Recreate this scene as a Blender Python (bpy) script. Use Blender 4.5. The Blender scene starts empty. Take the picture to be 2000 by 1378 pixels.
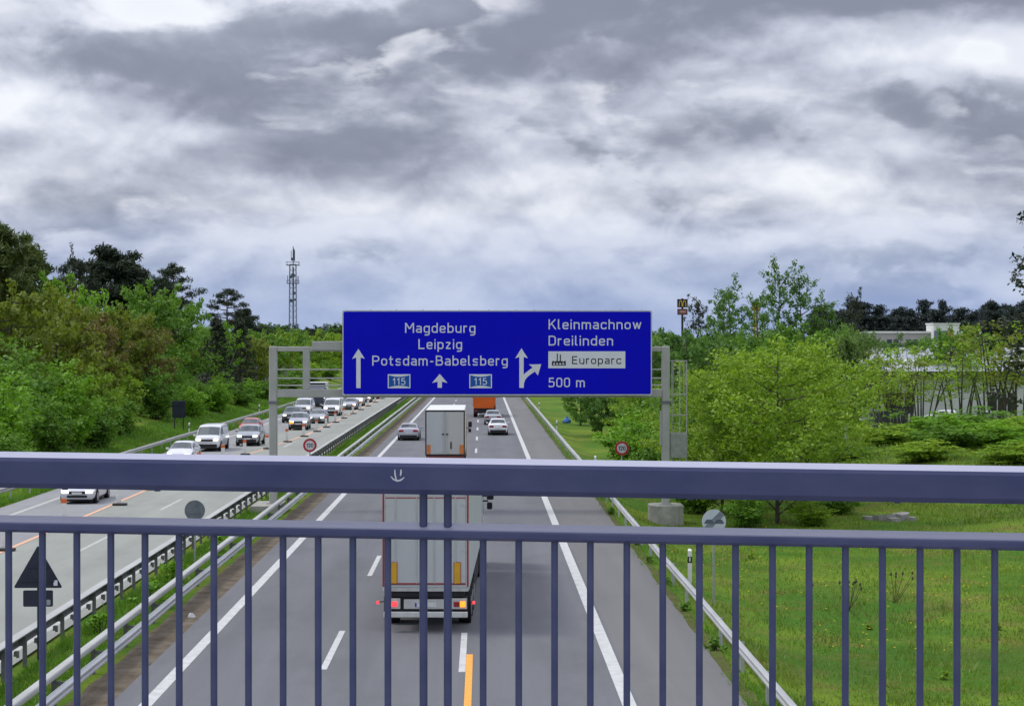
import bpy, math, random
import numpy as np
from mathutils import Vector, Matrix

sc = bpy.context.scene
C = sc.collection
R = math.radians
PI = math.pi

# ------------------------------------------------------------------ camera
cam_d = bpy.data.cameras.new('camera')
cam = bpy.data.objects.new('camera', cam_d)
C.objects.link(cam)
cam_d.sensor_width = 36.0
cam_d.lens = 61.9
cam_d.clip_start = 0.1
cam_d.clip_end = 6000
cam.location = (0, 0, 8.1)
cam.rotation_euler = (R(90 - 0.22), 0, R(-0.95))
sc.camera = cam

# ------------------------------------------------------------------ exposure
sc.view_settings.view_transform = 'Standard'
sc.view_settings.look = 'None'
sc.view_settings.gamma = 1.0
sc.view_settings.use_curve_mapping = False
sc.view_settings.exposure = 0.2

# ------------------------------------------------------------------ sun (soft, behind cloud)
SUN_EL, SUN_AZ = 54.0, -78.0            # azimuth measured from +Y towards +X
sun_d = bpy.data.lights.new('sun', 'SUN')
sun_d.energy = 1.5
sun_d.angle = R(14)
sun_d.color = (1.0, 0.965, 0.90)
sun = bpy.data.objects.new('sun', sun_d)
C.objects.link(sun)
sv = Vector((math.sin(R(SUN_AZ)) * math.cos(R(SUN_EL)), math.cos(R(SUN_AZ)) * math.cos(R(SUN_EL)), math.sin(R(SUN_EL))))
sun.rotation_euler = sv.to_track_quat('Z', 'Y').to_euler()
sun.location = (0, 0, 60)

# ------------------------------------------------------------------ world: broken cloud deck over a Nishita sky
world = bpy.data.worlds.new('World')
sc.world = world
world.use_nodes = True
world.cycles.sampling_method = 'MANUAL'
world.cycles.sample_map_resolution = 512
wn = world.node_tree
wn.nodes.clear()

class NT:
    """tiny helper to chain nodes"""
    def __init__(self, tree): self.t = tree
    def n(self, kind, **kw):
        nd = self.t.nodes.new(kind)
        for k, v in kw.items(): setattr(nd, k, v)
        return nd
    def link(self, a, b): self.t.links.new(a, b)
    def put(self, sock, v):
        if hasattr(v, 'is_output') or isinstance(v, bpy.types.NodeSocket): self.link(v, sock)
        else: sock.default_value = v
    def m(self, op, a, b=None, c=None, clamp=False):
        nd = self.n('ShaderNodeMath', operation=op, use_clamp=clamp)
        self.put(nd.inputs[0], a)
        if b is not None: self.put(nd.inputs[1], b)
        if c is not None: self.put(nd.inputs[2], c)
        return nd.outputs[0]
    def mix(self, f, a, b, mode='MIX'):
        nd = self.n('ShaderNodeMix', data_type='RGBA', blend_type=mode)
        self.put(nd.inputs[0], f)
        self.put(nd.inputs[6], a if not isinstance(a, tuple) else (*a, 1))
        self.put(nd.inputs[7], b if not isinstance(b, tuple) else (*b, 1))
        return nd.outputs[2]
    def noise(self, vec, scale, detail=4, rough=0.5, dist=0.0):
        nd = self.n('ShaderNodeTexNoise')
        if vec is not None: self.link(vec, nd.inputs['Vector'])
        nd.inputs['Scale'].default_value = scale
        nd.inputs['Detail'].default_value = detail
        nd.inputs['Roughness'].default_value = rough
        nd.inputs['Distortion'].default_value = dist
        return nd.outputs[0]
    def ramp(self, f, stops):
        nd = self.n('ShaderNodeValToRGB')
        el = nd.color_ramp.elements
        while len(el) < len(stops): el.new(0.5)
        for e, (p, c) in zip(el, stops):
            e.position = p
            e.color = (*c, 1) if isinstance(c, tuple) else (c, c, c, 1)
        self.put(nd.inputs[0], f)
        return nd.outputs[0]
    def scale(self, vec, s, off=(0, 0, 0)):
        nd = self.n('ShaderNodeMapping')
        self.link(vec, nd.inputs[0])
        nd.inputs['Location'].default_value = off
        nd.inputs['Scale'].default_value = s
        return nd.outputs[0]

w = NT(wn)
tc = w.n('ShaderNodeTexCoord')
D = tc.outputs['Generated']
sep = w.n('ShaderNodeSeparateXYZ'); w.link(D, sep.inputs[0])
dx, dy, dz = sep.outputs
az = w.m('ARCTAN2', dx, dy)
el = w.m('ARCSINE', dz)
sky = w.n('ShaderNodeTexSky', sky_type='NISHITA')
sky.sun_disc = False
sky.sun_elevation = R(SUN_EL)
sky.sun_rotation = R(SUN_AZ)
sky.air_density = 1.0
sky.dust_density = 2.0
# cloud fields: flattened on the dome so that banks lie level
def field(stretch, off, scale, detail, rough, dist):
    return w.noise(w.scale(D, (1.0, 1.0, stretch), off), scale, detail, rough, dist)
big = field(2.3, (3.1, 1.7, 0.4), 5.5, 5, 0.50, 0.25)              # broad banks
mid = field(2.0, (0.3, 5.2, 1.9), 8.0, 6, 0.46, 0.30)             # single heaps
midu = field(2.0, (0.3, 5.2, 1.9 + 0.040), 8.0, 6, 0.46, 0.30)
puf = field(1.5, (7.3, 2.2, 0.9), 26.0, 5, 0.50, 0.25)             # cauliflower edges
pufu = field(1.5, (7.3, 2.2, 0.9 + 0.010), 26.0, 5, 0.50, 0.25)
lit = w.m('MULTIPLY_ADD', w.m('SUBTRACT', mid, midu), 0.95, w.m('MULTIPLY', w.m('SUBTRACT', puf, pufu), 0.50))
base = w.m('MULTIPLY_ADD', w.m('SUBTRACT', big, 0.5), 0.55, 0.49)
base = w.m('MULTIPLY_ADD', w.m('SUBTRACT', mid, 0.5), 0.40, base)
base = w.m('MULTIPLY_ADD', w.m('SUBTRACT', puf, 0.5), 0.13, base)
base = w.m('ADD', base, lit)                                       # shaded bellies, sunlit shoulders
def bank(a0, e0, sa, se, amp, acc):
    """a broad cloud bank (amp>0 dark, <0 a bright break) at azimuth a0, elevation e0"""
    p = w.m('DIVIDE', w.m('SUBTRACT', az, a0), sa)
    q = w.m('DIVIDE', w.m('SUBTRACT', el, e0), se)
    r2 = w.m('ADD', w.m('MULTIPLY', p, p), w.m('MULTIPLY', q, q))
    g = w.m('EXPONENT', w.m('MULTIPLY', r2, -1.0))
    return w.m('MULTIPLY_ADD', g, amp, acc)
for a0, e0, sa, se, amp in (
        (0.215, 0.200, 0.170, 0.026, 0.42), (-0.030, 0.165, 0.120, 0.018, 0.20), (-0.200, 0.200, 0.110, 0.022, -0.16),
        (-0.200, 0.104, 0.090, 0.014, 0.22), (-0.045, 0.116, 0.085, 0.015, 0.24), (0.130, 0.116, 0.060, 0.016, 0.20),
        (0.235, 0.135, 0.030, 0.018, 0.10), (0.275, 0.156, 0.050, 0.016, -0.30), (-0.185, 0.190, 0.028, 0.018, -0.22),
        (-0.270, 0.138, 0.045, 0.014, -0.20), (0.050, 0.095, 0.090, 0.011, -0.17), (0.180, 0.094, 0.050, 0.012, -0.14),
        (-0.010, 0.070, 0.120, 0.014, -0.14), (0.140, 0.060, 0.100, 0.010, -0.12), (-0.260, 0.068, 0.080, 0.014, -0.08)):
    base = bank(a0, e0, sa, se, amp, base)
shade = w.ramp(base, [(0.14, (0.90, 0.92, 0.97)), (0.33, (0.68, 0.705, 0.80)), (0.50, (0.47, 0.50, 0.60)),
                      (0.68, (0.29, 0.315, 0.40)), (0.90, (0.19, 0.21, 0.28))])
# nearer heaps drawn over the deck: bright shoulders, slate bellies, fairly crisp outlines
bias = w.m('MULTIPLY', w.m('SUBTRACT', base, 0.47), 0.33)
def heap(colour, off, stretch, scale, lo, hi, up, gain, strength):
    f0 = w.m('ADD', w.m('MULTIPLY_ADD', w.m('SUBTRACT', puf, 0.5), 0.10, field(stretch, off, scale, 8, 0.50, 0.2)), bias)
    fu = w.m('ADD', field(stretch, (off[0], off[1], off[2] + up), scale, 8, 0.50, 0.2), bias)
    mk = w.n('ShaderNodeMapRange', interpolation_type='SMOOTHSTEP')
    w.link(f0, mk.inputs[0]); mk.inputs[1].default_value = lo; mk.inputs[2].default_value = hi
    tt = w.n('ShaderNodeMapRange', interpolation_type='SMOOTHSTEP')
    w.link(fu, tt.inputs[0]); tt.inputs[1].default_value = lo - 0.10; tt.inputs[2].default_value = lo + gain
    fc = w.ramp(tt.outputs[0], [(0.0, (0.80, 0.82, 0.89)), (0.30, (0.55, 0.575, 0.67)), (0.65, (0.365, 0.398, 0.485)), (1.0, (0.235, 0.262, 0.335))])
    return w.mix(w.m('MULTIPLY', mk.outputs[0], strength), colour, fc)
shade = heap(shade, (5.7, 0.9, 2.3), 2.7, 5.6, 0.49, 0.59, 0.075, 0.15, 0.72)
shade = heap(shade, (1.2, 8.4, 4.1), 2.6, 10.0, 0.53, 0.62, 0.050, 0.14, 0.72)
# towards the horizon the far cloud deck is seen through more air and turns slate blue
hz = w.m('SUBTRACT', 1.0, w.m('DIVIDE', el, 0.078), clamp=True)
hz = w.m('MULTIPLY', w.m('POWER', hz, 0.75), 0.96)
hcol = w.mix(w.m('MULTIPLY_ADD', base, 1.3, -0.2, clamp=True), (0.44, 0.54, 0.78), (0.20, 0.29, 0.54))
cloud = w.mix(hz, shade, hcol)
# an overcast sky is brighter overhead than at the horizon
zen = w.m('MULTIPLY_ADD', w.m('MAXIMUM', w.m('SUBTRACT', dz, 0.2), 0.0), 2.0, 1.0)
zc = w.n('ShaderNodeVectorMath', operation='SCALE')
w.link(cloud, zc.inputs[0]); w.link(w.m('MULTIPLY', zen, 9.7), zc.inputs[3])
cover = w.m('MULTIPLY_ADD', base, 0.25, 0.82, clamp=True)
skymix = w.mix(cover, sky.outputs[0], zc.outputs[0])
bg = w.n('ShaderNodeBackground')
bg.inputs['Strength'].default_value = 0.1
w.link(skymix, bg.inputs['Color'])
wo = w.n('ShaderNodeOutputWorld')
w.link(bg.outputs[0], wo.inputs['Surface'])

# ------------------------------------------------------------------ helpers
random.seed(11)
MATS = {}
def pm(name, col, rough=0.6, metal=0.0, var=0.12, scale=4.0, bump=0.0, bscale=40.0, stretch=(1, 1, 1), coord='Object',
       col2=None, emit=None, estr=0.0, spec=0.4, coat=0.0):
    """a procedural principled material: two tones mixed by noise, optional relief"""
    if name in MATS: return MATS[name]
    m = bpy.data.materials.new(name); m.use_nodes = True
    t = NT(m.node_tree); nodes = m.node_tree.nodes
    b = nodes['Principled BSDF']
    tcn = t.n('ShaderNodeTexCoord')
    if coord == 'World':
        g = t.n('ShaderNodeNewGeometry'); vec = g.outputs['Position']
    else: vec = tcn.outputs['Object']
    vec = t.scale(vec, stretch)
    f = t.noise(vec, scale, 6, 0.6)
    f2 = t.ramp(f, [(0.32, 0.0), (0.68, 1.0)])
    c2 = col2 if col2 else tuple(min(1, c * (1 + var)) for c in col)
    c1 = col if col2 else tuple(c * (1 - var) for c in col)
    t.link(t.mix(f2, c1, c2), b.inputs['Base Color'])
    b.inputs['Roughness'].default_value = rough
    b.inputs['Metallic'].default_value = metal
    b.inputs['Specular IOR Level'].default_value = spec
    b.inputs['Coat Weight'].default_value = coat
    b.inputs['Coat Roughness'].default_value = 0.06
    if bump:
        bn = t.n('ShaderNodeBump'); bn.inputs['Strength'].default_value = bump; bn.inputs['Distance'].default_value = 0.02
        t.link(t.noise(vec, bscale, 4, 0.6), bn.inputs['Height']); t.link(bn.outputs[0], b.inputs['Normal'])
    if emit:
        b.inputs['Emission Color'].default_value = (*emit, 1); b.inputs['Emission Strength'].default_value = estr
    MATS[name] = m
    return m

def tag(o, label=None, cat=None, group=None, kind=None):
    if label: o['label'] = label
    if cat: o['category'] = cat
    if group: o['group'] = group
    if kind: o['kind'] = kind
    return o

def empty(name, loc=(0, 0, 0), rz=0.0):
    o = bpy.data.objects.new(name, None); C.objects.link(o)
    o.empty_display_size = 0.3
    o.location = loc; o.rotation_euler = (0, 0, rz)
    return o

def link_mesh(name, me, parent=None):
    o = bpy.data.objects.new(name, me); C.objects.link(o)
    if parent is not None: o.parent = parent
    return o

def copy_tree(o, parent=None):
    c = o.copy(); C.objects.link(c)
    if parent is not None: c.parent = parent
    for ch in list(o.children): copy_tree(ch, c)
    return c

class MB:
    def __init__(self): self.v = []; self.f = []
    def add(self, vs, fs):
        b = len(self.v); self.v += [tuple(p) for p in vs]; self.f += [tuple(i + b for i in q) for q in fs]; return self
    def box(self, x0, x1, y0, y1, z0, z1):
        return self.add([(x0, y0, z0), (x1, y0, z0), (x1, y1, z0), (x0, y1, z0), (x0, y0, z1), (x1, y0, z1), (x1, y1, z1), (x0, y1, z1)],
                        [(0, 3, 2, 1), (4, 5, 6, 7), (0, 1, 5, 4), (1, 2, 6, 5), (2, 3, 7, 6), (3, 0, 4, 7)])
    def cbox(self, x0, x1, y0, y1, z0, z1, b=0.02):
        """box with chamfered edges"""
        pts = []
        for z, i in ((z0, b), (z0 + b, 0), (z1 - b, 0), (z1, b)):
            a0, a1, c0, c1 = x0 + i, x1 - i, y0 + i, y1 - i
            pts += [(a0 + b, c0, z), (a1 - b, c0, z), (a1, c0 + b, z), (a1, c1 - b, z), (a1 - b, c1, z), (a0 + b, c1, z), (a0, c1 - b, z), (a0, c0 + b, z)]
        fs = [tuple(range(7, -1, -1)), tuple(range(24, 32))]
        for k in range(3):
            for j in range(8): fs.append((k * 8 + j, k * 8 + (j + 1) % 8, k * 8 + 8 + (j + 1) % 8, k * 8 + 8 + j))
        return self.add(pts, fs)
    def tube(self, pts, r, n=8, cap=True):
        pts = [Vector(p) for p in pts]; rs = r if isinstance(r, (list, tuple)) else [r] * len(pts)
        b = len(self.v); up0 = None
        for i, p in enumerate(pts):
            d = (pts[min(i + 1, len(pts) - 1)] - pts[max(i - 1, 0)]).normalized()
            if up0 is None: up0 = Vector((0, 0, 1)) if abs(d.z) < 0.9 else Vector((1, 0, 0))
            u = d.cross(up0).normalized(); v = u.cross(d).normalized()
            for k in range(n):
                a = 2 * PI * k / n
                self.v.append(tuple(p + (u * math.cos(a) + v * math.sin(a)) * rs[i]))
        for i in range(len(pts) - 1):
            for k in range(n):
                self.f.append((b + i * n + k, b + i * n + (k + 1) % n, b + (i + 1) * n + (k + 1) % n, b + (i + 1) * n + k))
        if cap:
            self.f.append(tuple(b + k for k in range(n - 1, -1, -1))); e = b + (len(pts) - 1) * n
            self.f.append(tuple(e + k for k in range(n)))
        return self
    def prism(self, poly, axis, a, b):
        """extrude a 2D polygon along axis between a and b; axis y: (x,z), x: (y,z), z: (x,y)"""
        def P(p, t):
            if axis == 'y': return (p[0], t, p[1])
            if axis == 'x': return (t, p[0], p[1])
            return (p[0], p[1], t)
        n = len(poly)
        vs = [P(p, a) for p in poly] + [P(p, b) for p in poly]
        fs = [tuple(range(n)), tuple(range(2 * n - 1, n - 1, -1))] + [(i, i + n, (i + 1) % n + n, (i + 1) % n) for i in range(n)]
        return self.add(vs, fs)
    def disc(self, c, r, axis='y', t=0.02, n=28):
        poly = [(math.cos(2 * PI * k / n) * r, math.sin(2 * PI * k / n) * r) for k in range(n)]
        if axis == 'y': return self.prism([(c[0] + p[0], c[2] + p[1]) for p in poly], 'y', c[1] - t / 2, c[1] + t / 2)
        if axis == 'x': return self.prism([(c[1] + p[0], c[2] + p[1]) for p in poly], 'x', c[0] - t / 2, c[0] + t / 2)
        return self.prism([(c[0] + p[0], c[1] + p[1]) for p in poly], 'z', c[2] - t / 2, c[2] + t / 2)
    def mesh(self, name, mat=None, smooth=False):
        me = bpy.data.meshes.new(name)
        me.from_pydata(self.v, [], self.f)
        if mat: me.materials.append(mat)
        me.validate(); me.update()
        import bmesh
        bm = bmesh.new(); bm.from_mesh(me); bmesh.ops.recalc_face_normals(bm, faces=bm.faces)
        if smooth:
            for f in bm.faces: f.smooth = True
            for e in bm.edges:
                if len(e.link_faces) == 2 and e.calc_face_angle(0) > R(38): e.smooth = False
        bm.to_mesh(me); bm.free()
        return me
    def build(self, name, mat, parent=None, smooth=False):
        return link_mesh(name, self.mesh(name, mat, smooth), parent)

def np_mesh(name, V, Q, mat=None, tint=None):
    """mesh from numpy arrays; Q faces (M,k)"""
    me = bpy.data.meshes.new(name)
    V = np.asarray(V, dtype=np.float32); Q = np.asarray(Q, dtype=np.int32)
    me.vertices.add(len(V)); me.vertices.foreach_set('co', V.ravel())
    m, k = Q.shape
    me.loops.add(m * k); me.loops.foreach_set('vertex_index', Q.ravel())
    me.polygons.add(m); me.polygons.foreach_set('loop_start', np.arange(0, m * k, k, dtype=np.int32))
    me.update(calc_edges=True)
    if tint is not None:
        a = me.attributes.new('tint', 'FLOAT', 'POINT'); a.data.foreach_set('value', np.asarray(tint, dtype=np.float32))
    if mat: me.materials.append(mat)
    me.validate()
    return me
# ------------------------------------------------------------------ setting: ground, carriageways, markings
def sst(a, b, x):
    t = min(1.0, max(0.0, (x - a) / (b - a))); return t * t * (3 - 2 * t)
def gz(x, y):
    """height of the ground"""
    far = 1 - sst(600, 900, y)
    z = -0.06
    if x > 6.05:
        z -= 0.62 * sst(6.3, 9.2, x)
        z += (0.10 * math.sin(x * 0.33 + 0.7) * math.sin(y * 0.14) + 0.05 * math.sin(x * 0.9) * math.cos(y * 0.47)) * sst(9, 14, x)
        z += 1.25 * sst(21, 34, x) * sst(70, 105, y) * (1 - sst(130, 175, y))
        z += 0.7 * sst(26, 40, x) * sst(100, 170, y)
    if x < -24.6:
        z += 2.3 * sst(-25.5, -38, x) + 0.12 * math.sin(x * 0.5) * math.sin(y * 0.21) * sst(-27, -31, x)
    return z * far + (1 - far) * -0.06

def grid_lines():
    xs = [-3000, -1200, -500, -250, -150, -110, -85, -70]
    x = -60.0
    while x < -26: xs.append(x); x += 2.0
    xs += [-25.6, -25.0, -24.6, -24.0, -18, -12.2, -11.5, -10.5, -9.4, -8.6, -4, 0, 4, 5.8, 6.1, 6.6, 7.2, 8, 9, 10]
    x = 11.5
    while x < 62: xs.append(x); x += 1.6
    xs += [66, 72, 80, 95, 120, 160, 250, 500, 1200, 3000]
    ys = [-600, -150, -40, 0, 20, 30]
    y = 34.0
    while y < 190: ys.append(y); y += 2.5
    while y < 620: ys.append(y); y += 10
    ys += [660, 720, 800, 900, 1100, 1500, 2200, 3500, 5000]
    return xs, ys
xs, ys = grid_lines()
V = [(x, y, gz(x, y)) for y in ys for x in xs]
nx = len(xs)
Q = [(j * nx + i, j * nx + i + 1, (j + 1) * nx + i + 1, (j + 1) * nx + i) for j in range(len(ys) - 1) for i in range(nx - 1)]

def grass_mat():
    m = bpy.data.materials.new('meadow'); m.use_nodes = True; MATS['meadow'] = m
    t = NT(m.node_tree); b = m.node_tree.nodes['Principled BSDF']
    g = t.n('ShaderNodeNewGeometry'); P = g.outputs['Position']
    a = t.noise(P, 0.13, 6, 0.62, 0.4); c = t.noise(P, 0.45, 6, 0.68, 0.3); d = t.noise(P, 9.0, 5, 0.7); e = t.noise(t.scale(P, (1, 1, 1), (31, 7, 0)), 0.10, 5, 0.6)
    col = t.mix(t.ramp(a, [(0.40, 0.0), (0.60, 1.0)]), (0.062, 0.165, 0.012), (0.170, 0.255, 0.020))
    col = t.mix(t.ramp(c, [(0.50, 0.0), (0.68, 0.9)]), col, (0.200, 0.150, 0.045))
    col = t.mix(t.ramp(e, [(0.50, 0.0), (0.66, 0.75)]), col, (0.050, 0.120, 0.014))
    col = t.mix(t.ramp(d, [(0.35, 0.45), (0.6, 0.0)]), col, (0.050, 0.085, 0.012))
    t.link(col, b.inputs['Base Color']); b.inputs['Roughness'].default_value = 0.9; b.inputs['Specular IOR Level'].default_value = 0.1
    bn = t.n('ShaderNodeBump'); bn.inputs['Strength'].default_value = 0.9; bn.inputs['Distance'].default_value = 0.12
    t.link(t.noise(P, 5.0, 6, 0.7), bn.inputs['Height']); t.link(bn.outputs[0], b.inputs['Normal'])
    return m
ground = link_mesh('ground', np_mesh('ground', V, Q, grass_mat()))
for p in ground.data.polygons: p.use_smooth = True
tag(ground, kind='structure')

def road_mat(name, c1, c2, stain, rough=0.85, speck=0.5):
    m = bpy.data.materials.new(name); m.use_nodes = True; MATS[name] = m
    t = NT(m.node_tree); b = m.node_tree.nodes['Principled BSDF']
    g = t.n('ShaderNodeNewGeometry'); P = g.outputs['Position']
    big = t.noise(t.scale(P, (1.0, 0.03, 1)), 0.8, 6, 0.62)              # wheel tracks along the lanes
    patch = t.noise(t.scale(P, (0.6, 0.25, 1)), 0.5, 6, 0.65)
    fine = t.noise(P, 24.0, 5, 0.75)
    col = t.mix(t.ramp(big, [(0.33, 0.0), (0.66, 1.0)]), c1, c2)
    col = t.mix(t.ramp(patch, [(0.48, 0.0), (0.70, 0.75)]), col, stain)
    col = t.mix(t.ramp(fine, [(0.3, speck), (0.62, 0.0)]), col, tuple(c * 0.55 for c in c1))
    t.link(col, b.inputs['Base Color']); b.inputs['Roughness'].default_value = rough; b.inputs['Specular IOR Level'].default_value = 0.25
    bn = t.n('ShaderNodeBump'); bn.inputs['Strength'].default_value = 0.35; bn.inputs['Distance'].default_value = 0.01
    t.link(fine, bn.inputs['Height']); t.link(bn.outputs[0], b.inputs['Normal'])
    return m
ASPH = road_mat('asphalt', (0.137, 0.138, 0.149), (0.173, 0.174, 0.184), (0.112, 0.112, 0.120))
SHLD = road_mat('shoulder_asphalt', (0.159, 0.156, 0.153), (0.186, 0.183, 0.178), (0.136, 0.132, 0.126))
CONC = road_mat('concrete', (0.263, 0.272, 0.241), (0.308, 0.316, 0.282), (0.230, 0.233, 0.208), speck=0.2)
LASPH = road_mat('worn_asphalt', (0.253, 0.254, 0.258), (0.298, 0.298, 0.298), (0.217, 0.217, 0.221), speck=0.25)

def sheet(name, x0, x1, y0, y1, z, mat, parent=None, wob=0.0):
    """a strip along the road; wob gives a slightly ragged pair of long edges"""
    if wob == 0: ysn = [y0, y1]
    else:
        n = int((min(y1, 300) - y0) / 1.2); ysn = [y0 + i * 1.2 for i in range(n)] + [300, y1]
    rr = random.Random(name)
    V = []
    for y in ysn: V += [(x0 - rr.uniform(0, wob), y, z), (x1 + rr.uniform(0, wob), y, z)]
    Q = [(2 * i, 2 * i + 1, 2 * i + 3, 2 * i + 2) for i in range(len(ysn) - 1)]
    return link_mesh(name, np_mesh(name, V, Q, mat), parent)
Y0, Y1 = -80.0, 900.0
road_r = tag(sheet('road', -8.45, 3.55, Y0, Y1, 0.0, ASPH, wob=0.0), kind='structure')
shoulder_r = tag(sheet('hard_shoulder', 3.55, 5.95, Y0, Y1, 0.0, SHLD, wob=0.10), kind='structure')
shoulder_r.location.z = -0.002
road_l = tag(sheet('road', -18.9, -11.95, Y0, Y1, 0.0, CONC), kind='structure')
shoulder_l = tag(sheet('hard_shoulder', -24.2, -18.9, Y0, Y1, 0.0, LASPH, wob=0.0), kind='structure')
DIRT = pm('median_dirt', (0.085, 0.065, 0.045), 0.95, var=0.3, scale=1.3, coord='World', col2=(0.17, 0.145, 0.11), bump=0.6, bscale=9, spec=0.1)
strip = tag(sheet('median_strip', -9.35, -8.42, Y0, Y1, -0.02, DIRT, wob=0.12), kind='structure')
strip2 = tag(sheet('verge_strip', 5.8, 6.25, Y0, Y1, -0.03, pm('verge_soil', (0.075, 0.075, 0.03), 0.95, col2=(0.11, 0.12, 0.035), scale=1.5, coord='World', spec=0.1), wob=0.12), kind='structure')

PAINT = pm('road_paint', (0.42, 0.42, 0.40), 0.7, scale=3, coord='World', col2=(0.56, 0.56, 0.54))
PAINTC = pm('road_paint_worn', (0.36, 0.36, 0.33), 0.7, scale=3, coord='World', col2=(0.48, 0.48, 0.44))
YELL = pm('yellow_tape', (0.72, 0.30, 0.035), 0.6, scale=6, coord='World', col2=(0.85, 0.40, 0.06))
ORNG = pm('faded_orange_tape', (0.62, 0.34, 0.20), 0.7, scale=3, coord='World', col2=(0.70, 0.42, 0.28))
def line(name, pts, width, mat, parent, z=0.004):
    V = []
    for x, y in pts: V += [(x - width / 2, y, z), (x + width / 2, y, z)]
    Q = [(2 * i, 2 * i + 1, 2 * i + 3, 2 * i + 2) for i in range(len(pts) - 1)]
    return link_mesh(name, np_mesh(name, V, Q, mat), parent)
line('edge_line', [(-7.62, Y0), (-7.62, Y1)], 0.30, PAINT, road_r)
line('edge_line', [(3.31, Y0), (3.31, Y1)], 0.32, PAINT, road_r)
line('temporary_line', [(-0.345, Y0), (-0.345, 46.3)], 0.17, YELL, road_r, 0.008)
for x0, ph in ((-4.0, 44.2), (-0.52, 43.8)):
    me = np_mesh('lane_dash', [(x0 - .085, 0, .004), (x0 + .085, 0, .004), (x0 + .085, 6, .004), (x0 - .085, 6, .004)], [(0, 1, 2, 3)], PAINT)
    for k in range(0, 34):
        o = link_mesh('lane_dash', me, road_r); o.location.y = ph + 18 * k
me = np_mesh('lane_dash', [(-16.05, 0, .004), (-15.88, 0, .004), (-15.88, 6, .004), (-16.05, 6, .004)], [(0, 1, 2, 3)], PAINTC)
for k in range(0, 28):
    o = link_mesh('lane_dash', me, road_l); o.location.y = 51.5 + 18 * k
line('edge_line', [(-12.45, Y0), (-12.45, Y1)], 0.22, PAINTC, road_l)
line('edge_line', [(-22.65, Y0), (-22.65, Y1)], 0.26, PAINTC, shoulder_l)
line('temporary_line', [(-18.98, Y0), (-18.95, 100), (-18.4, 122), (-17.3, 137), (-16.7, 149), (-16.2, 160), (-15.9, 180), (-15.8, 420)], 0.22, ORNG, road_l, 0.010)

# ------------------------------------------------------------------ bridge with its railing
RA = R(-5.95)
rdir = Vector((math.cos(RA), math.sin(RA), -0.0087)); rdir.normalize()
rnrm = Vector((-math.sin(RA), math.cos(RA), 0))             # away from the camera
RP = Vector((0.102, 6.139, 0))
def rail_frame(name):
    o = empty(name, RP, RA); return o
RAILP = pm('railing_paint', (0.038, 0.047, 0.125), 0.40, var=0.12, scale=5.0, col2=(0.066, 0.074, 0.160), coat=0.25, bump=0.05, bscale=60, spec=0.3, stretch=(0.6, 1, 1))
# paler base colour on upward faces paints in the sky-bright rail tops
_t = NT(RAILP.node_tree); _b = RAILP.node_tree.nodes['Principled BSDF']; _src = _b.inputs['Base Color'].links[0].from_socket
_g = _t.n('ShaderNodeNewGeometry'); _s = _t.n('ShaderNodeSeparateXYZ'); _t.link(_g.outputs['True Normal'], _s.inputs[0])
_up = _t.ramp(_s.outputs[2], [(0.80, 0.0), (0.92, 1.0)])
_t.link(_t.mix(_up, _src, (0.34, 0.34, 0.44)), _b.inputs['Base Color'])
br = tag(empty('road_bridge', RP, RA), 'concrete road bridge deck carrying the blue railing', 'bridge')
CPALE = pm('bridge_concrete', (0.33, 0.33, 0.31), 0.9, var=0.15, scale=1.2, bump=0.2)
b = MB(); b.box(-30, 30, -15.5, 0.25, 5.35, 6.30); b.build('deck', CPALE, br)
b = MB(); b.box(-30, 30, -0.55, 0.42, 6.303, 6.47); b.build('parapet_cap', CPALE, br)

rl = tag(rail_frame('bridge_railing'), 'blue violet painted steel railing with thin vertical bars on the bridge', 'railing')
SL = -0.0087
def rounded(x0, x1, z0, z1, r, n=4):
    pts = []
    for cx, cz, a0 in ((x1 - r, z1 - r, 0), (x0 + r, z1 - r, 90), (x0 + r, z0 + r, 180), (x1 - r, z0 + r, 270)):
        for k in range(n + 1):
            a = R(a0 + 90 * k / n); pts.append((cx + math.cos(a) * r, cz + math.sin(a) * r))
    return pts
def rail_bar(prof, s0=-6.0, s1=6.0):
    """profile (depth, z) swept along the railing with its slight fall"""
    m = MB(); n = len(prof); st = [s0 + (s1 - s0) * i / 24 for i in range(25)]
    for s in st: m.v += [(s, p[0], p[1] + SL * s) for p in prof]
    for i in range(24):
        for k in range(n): m.f.append((i * n + k, i * n + (k + 1) % n, (i + 1) * n + (k + 1) % n, (i + 1) * n + k))
    m.f.append(tuple(range(n))); m.f.append(tuple(24 * n + k for k in range(n - 1, -1, -1)))
    return m
def sloped(d0, d1, z0, zf, zb, r):
    # closed hand rail section whose top falls towards the walkway
    return [(d0 + r * 1.6, z0), (d0, z0 + r * 1.2), (d0, zf - r), (d0 + r * .25, zf - r * .2), (d0 + r, zf + (zb - zf) * .08), (d1 - r, zb - .002), (d1 - r * .3, zb - r * .4), (d1, zb - r), (d1, z0 + r), (d1 - r * .3, z0 + r * .3), (d1 - r, z0)]
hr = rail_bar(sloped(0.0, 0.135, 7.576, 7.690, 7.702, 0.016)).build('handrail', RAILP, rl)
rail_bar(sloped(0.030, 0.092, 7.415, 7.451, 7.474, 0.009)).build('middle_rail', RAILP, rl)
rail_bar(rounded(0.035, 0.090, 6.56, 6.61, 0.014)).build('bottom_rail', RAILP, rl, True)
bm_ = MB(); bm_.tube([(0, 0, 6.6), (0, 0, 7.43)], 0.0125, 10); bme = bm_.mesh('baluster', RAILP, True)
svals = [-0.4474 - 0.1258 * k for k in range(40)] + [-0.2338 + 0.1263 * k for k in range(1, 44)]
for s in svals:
    o = link_mesh('baluster', bme, rl); o.location = (s + random.uniform(-.0012, .0012), 0.062, SL * s)
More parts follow.
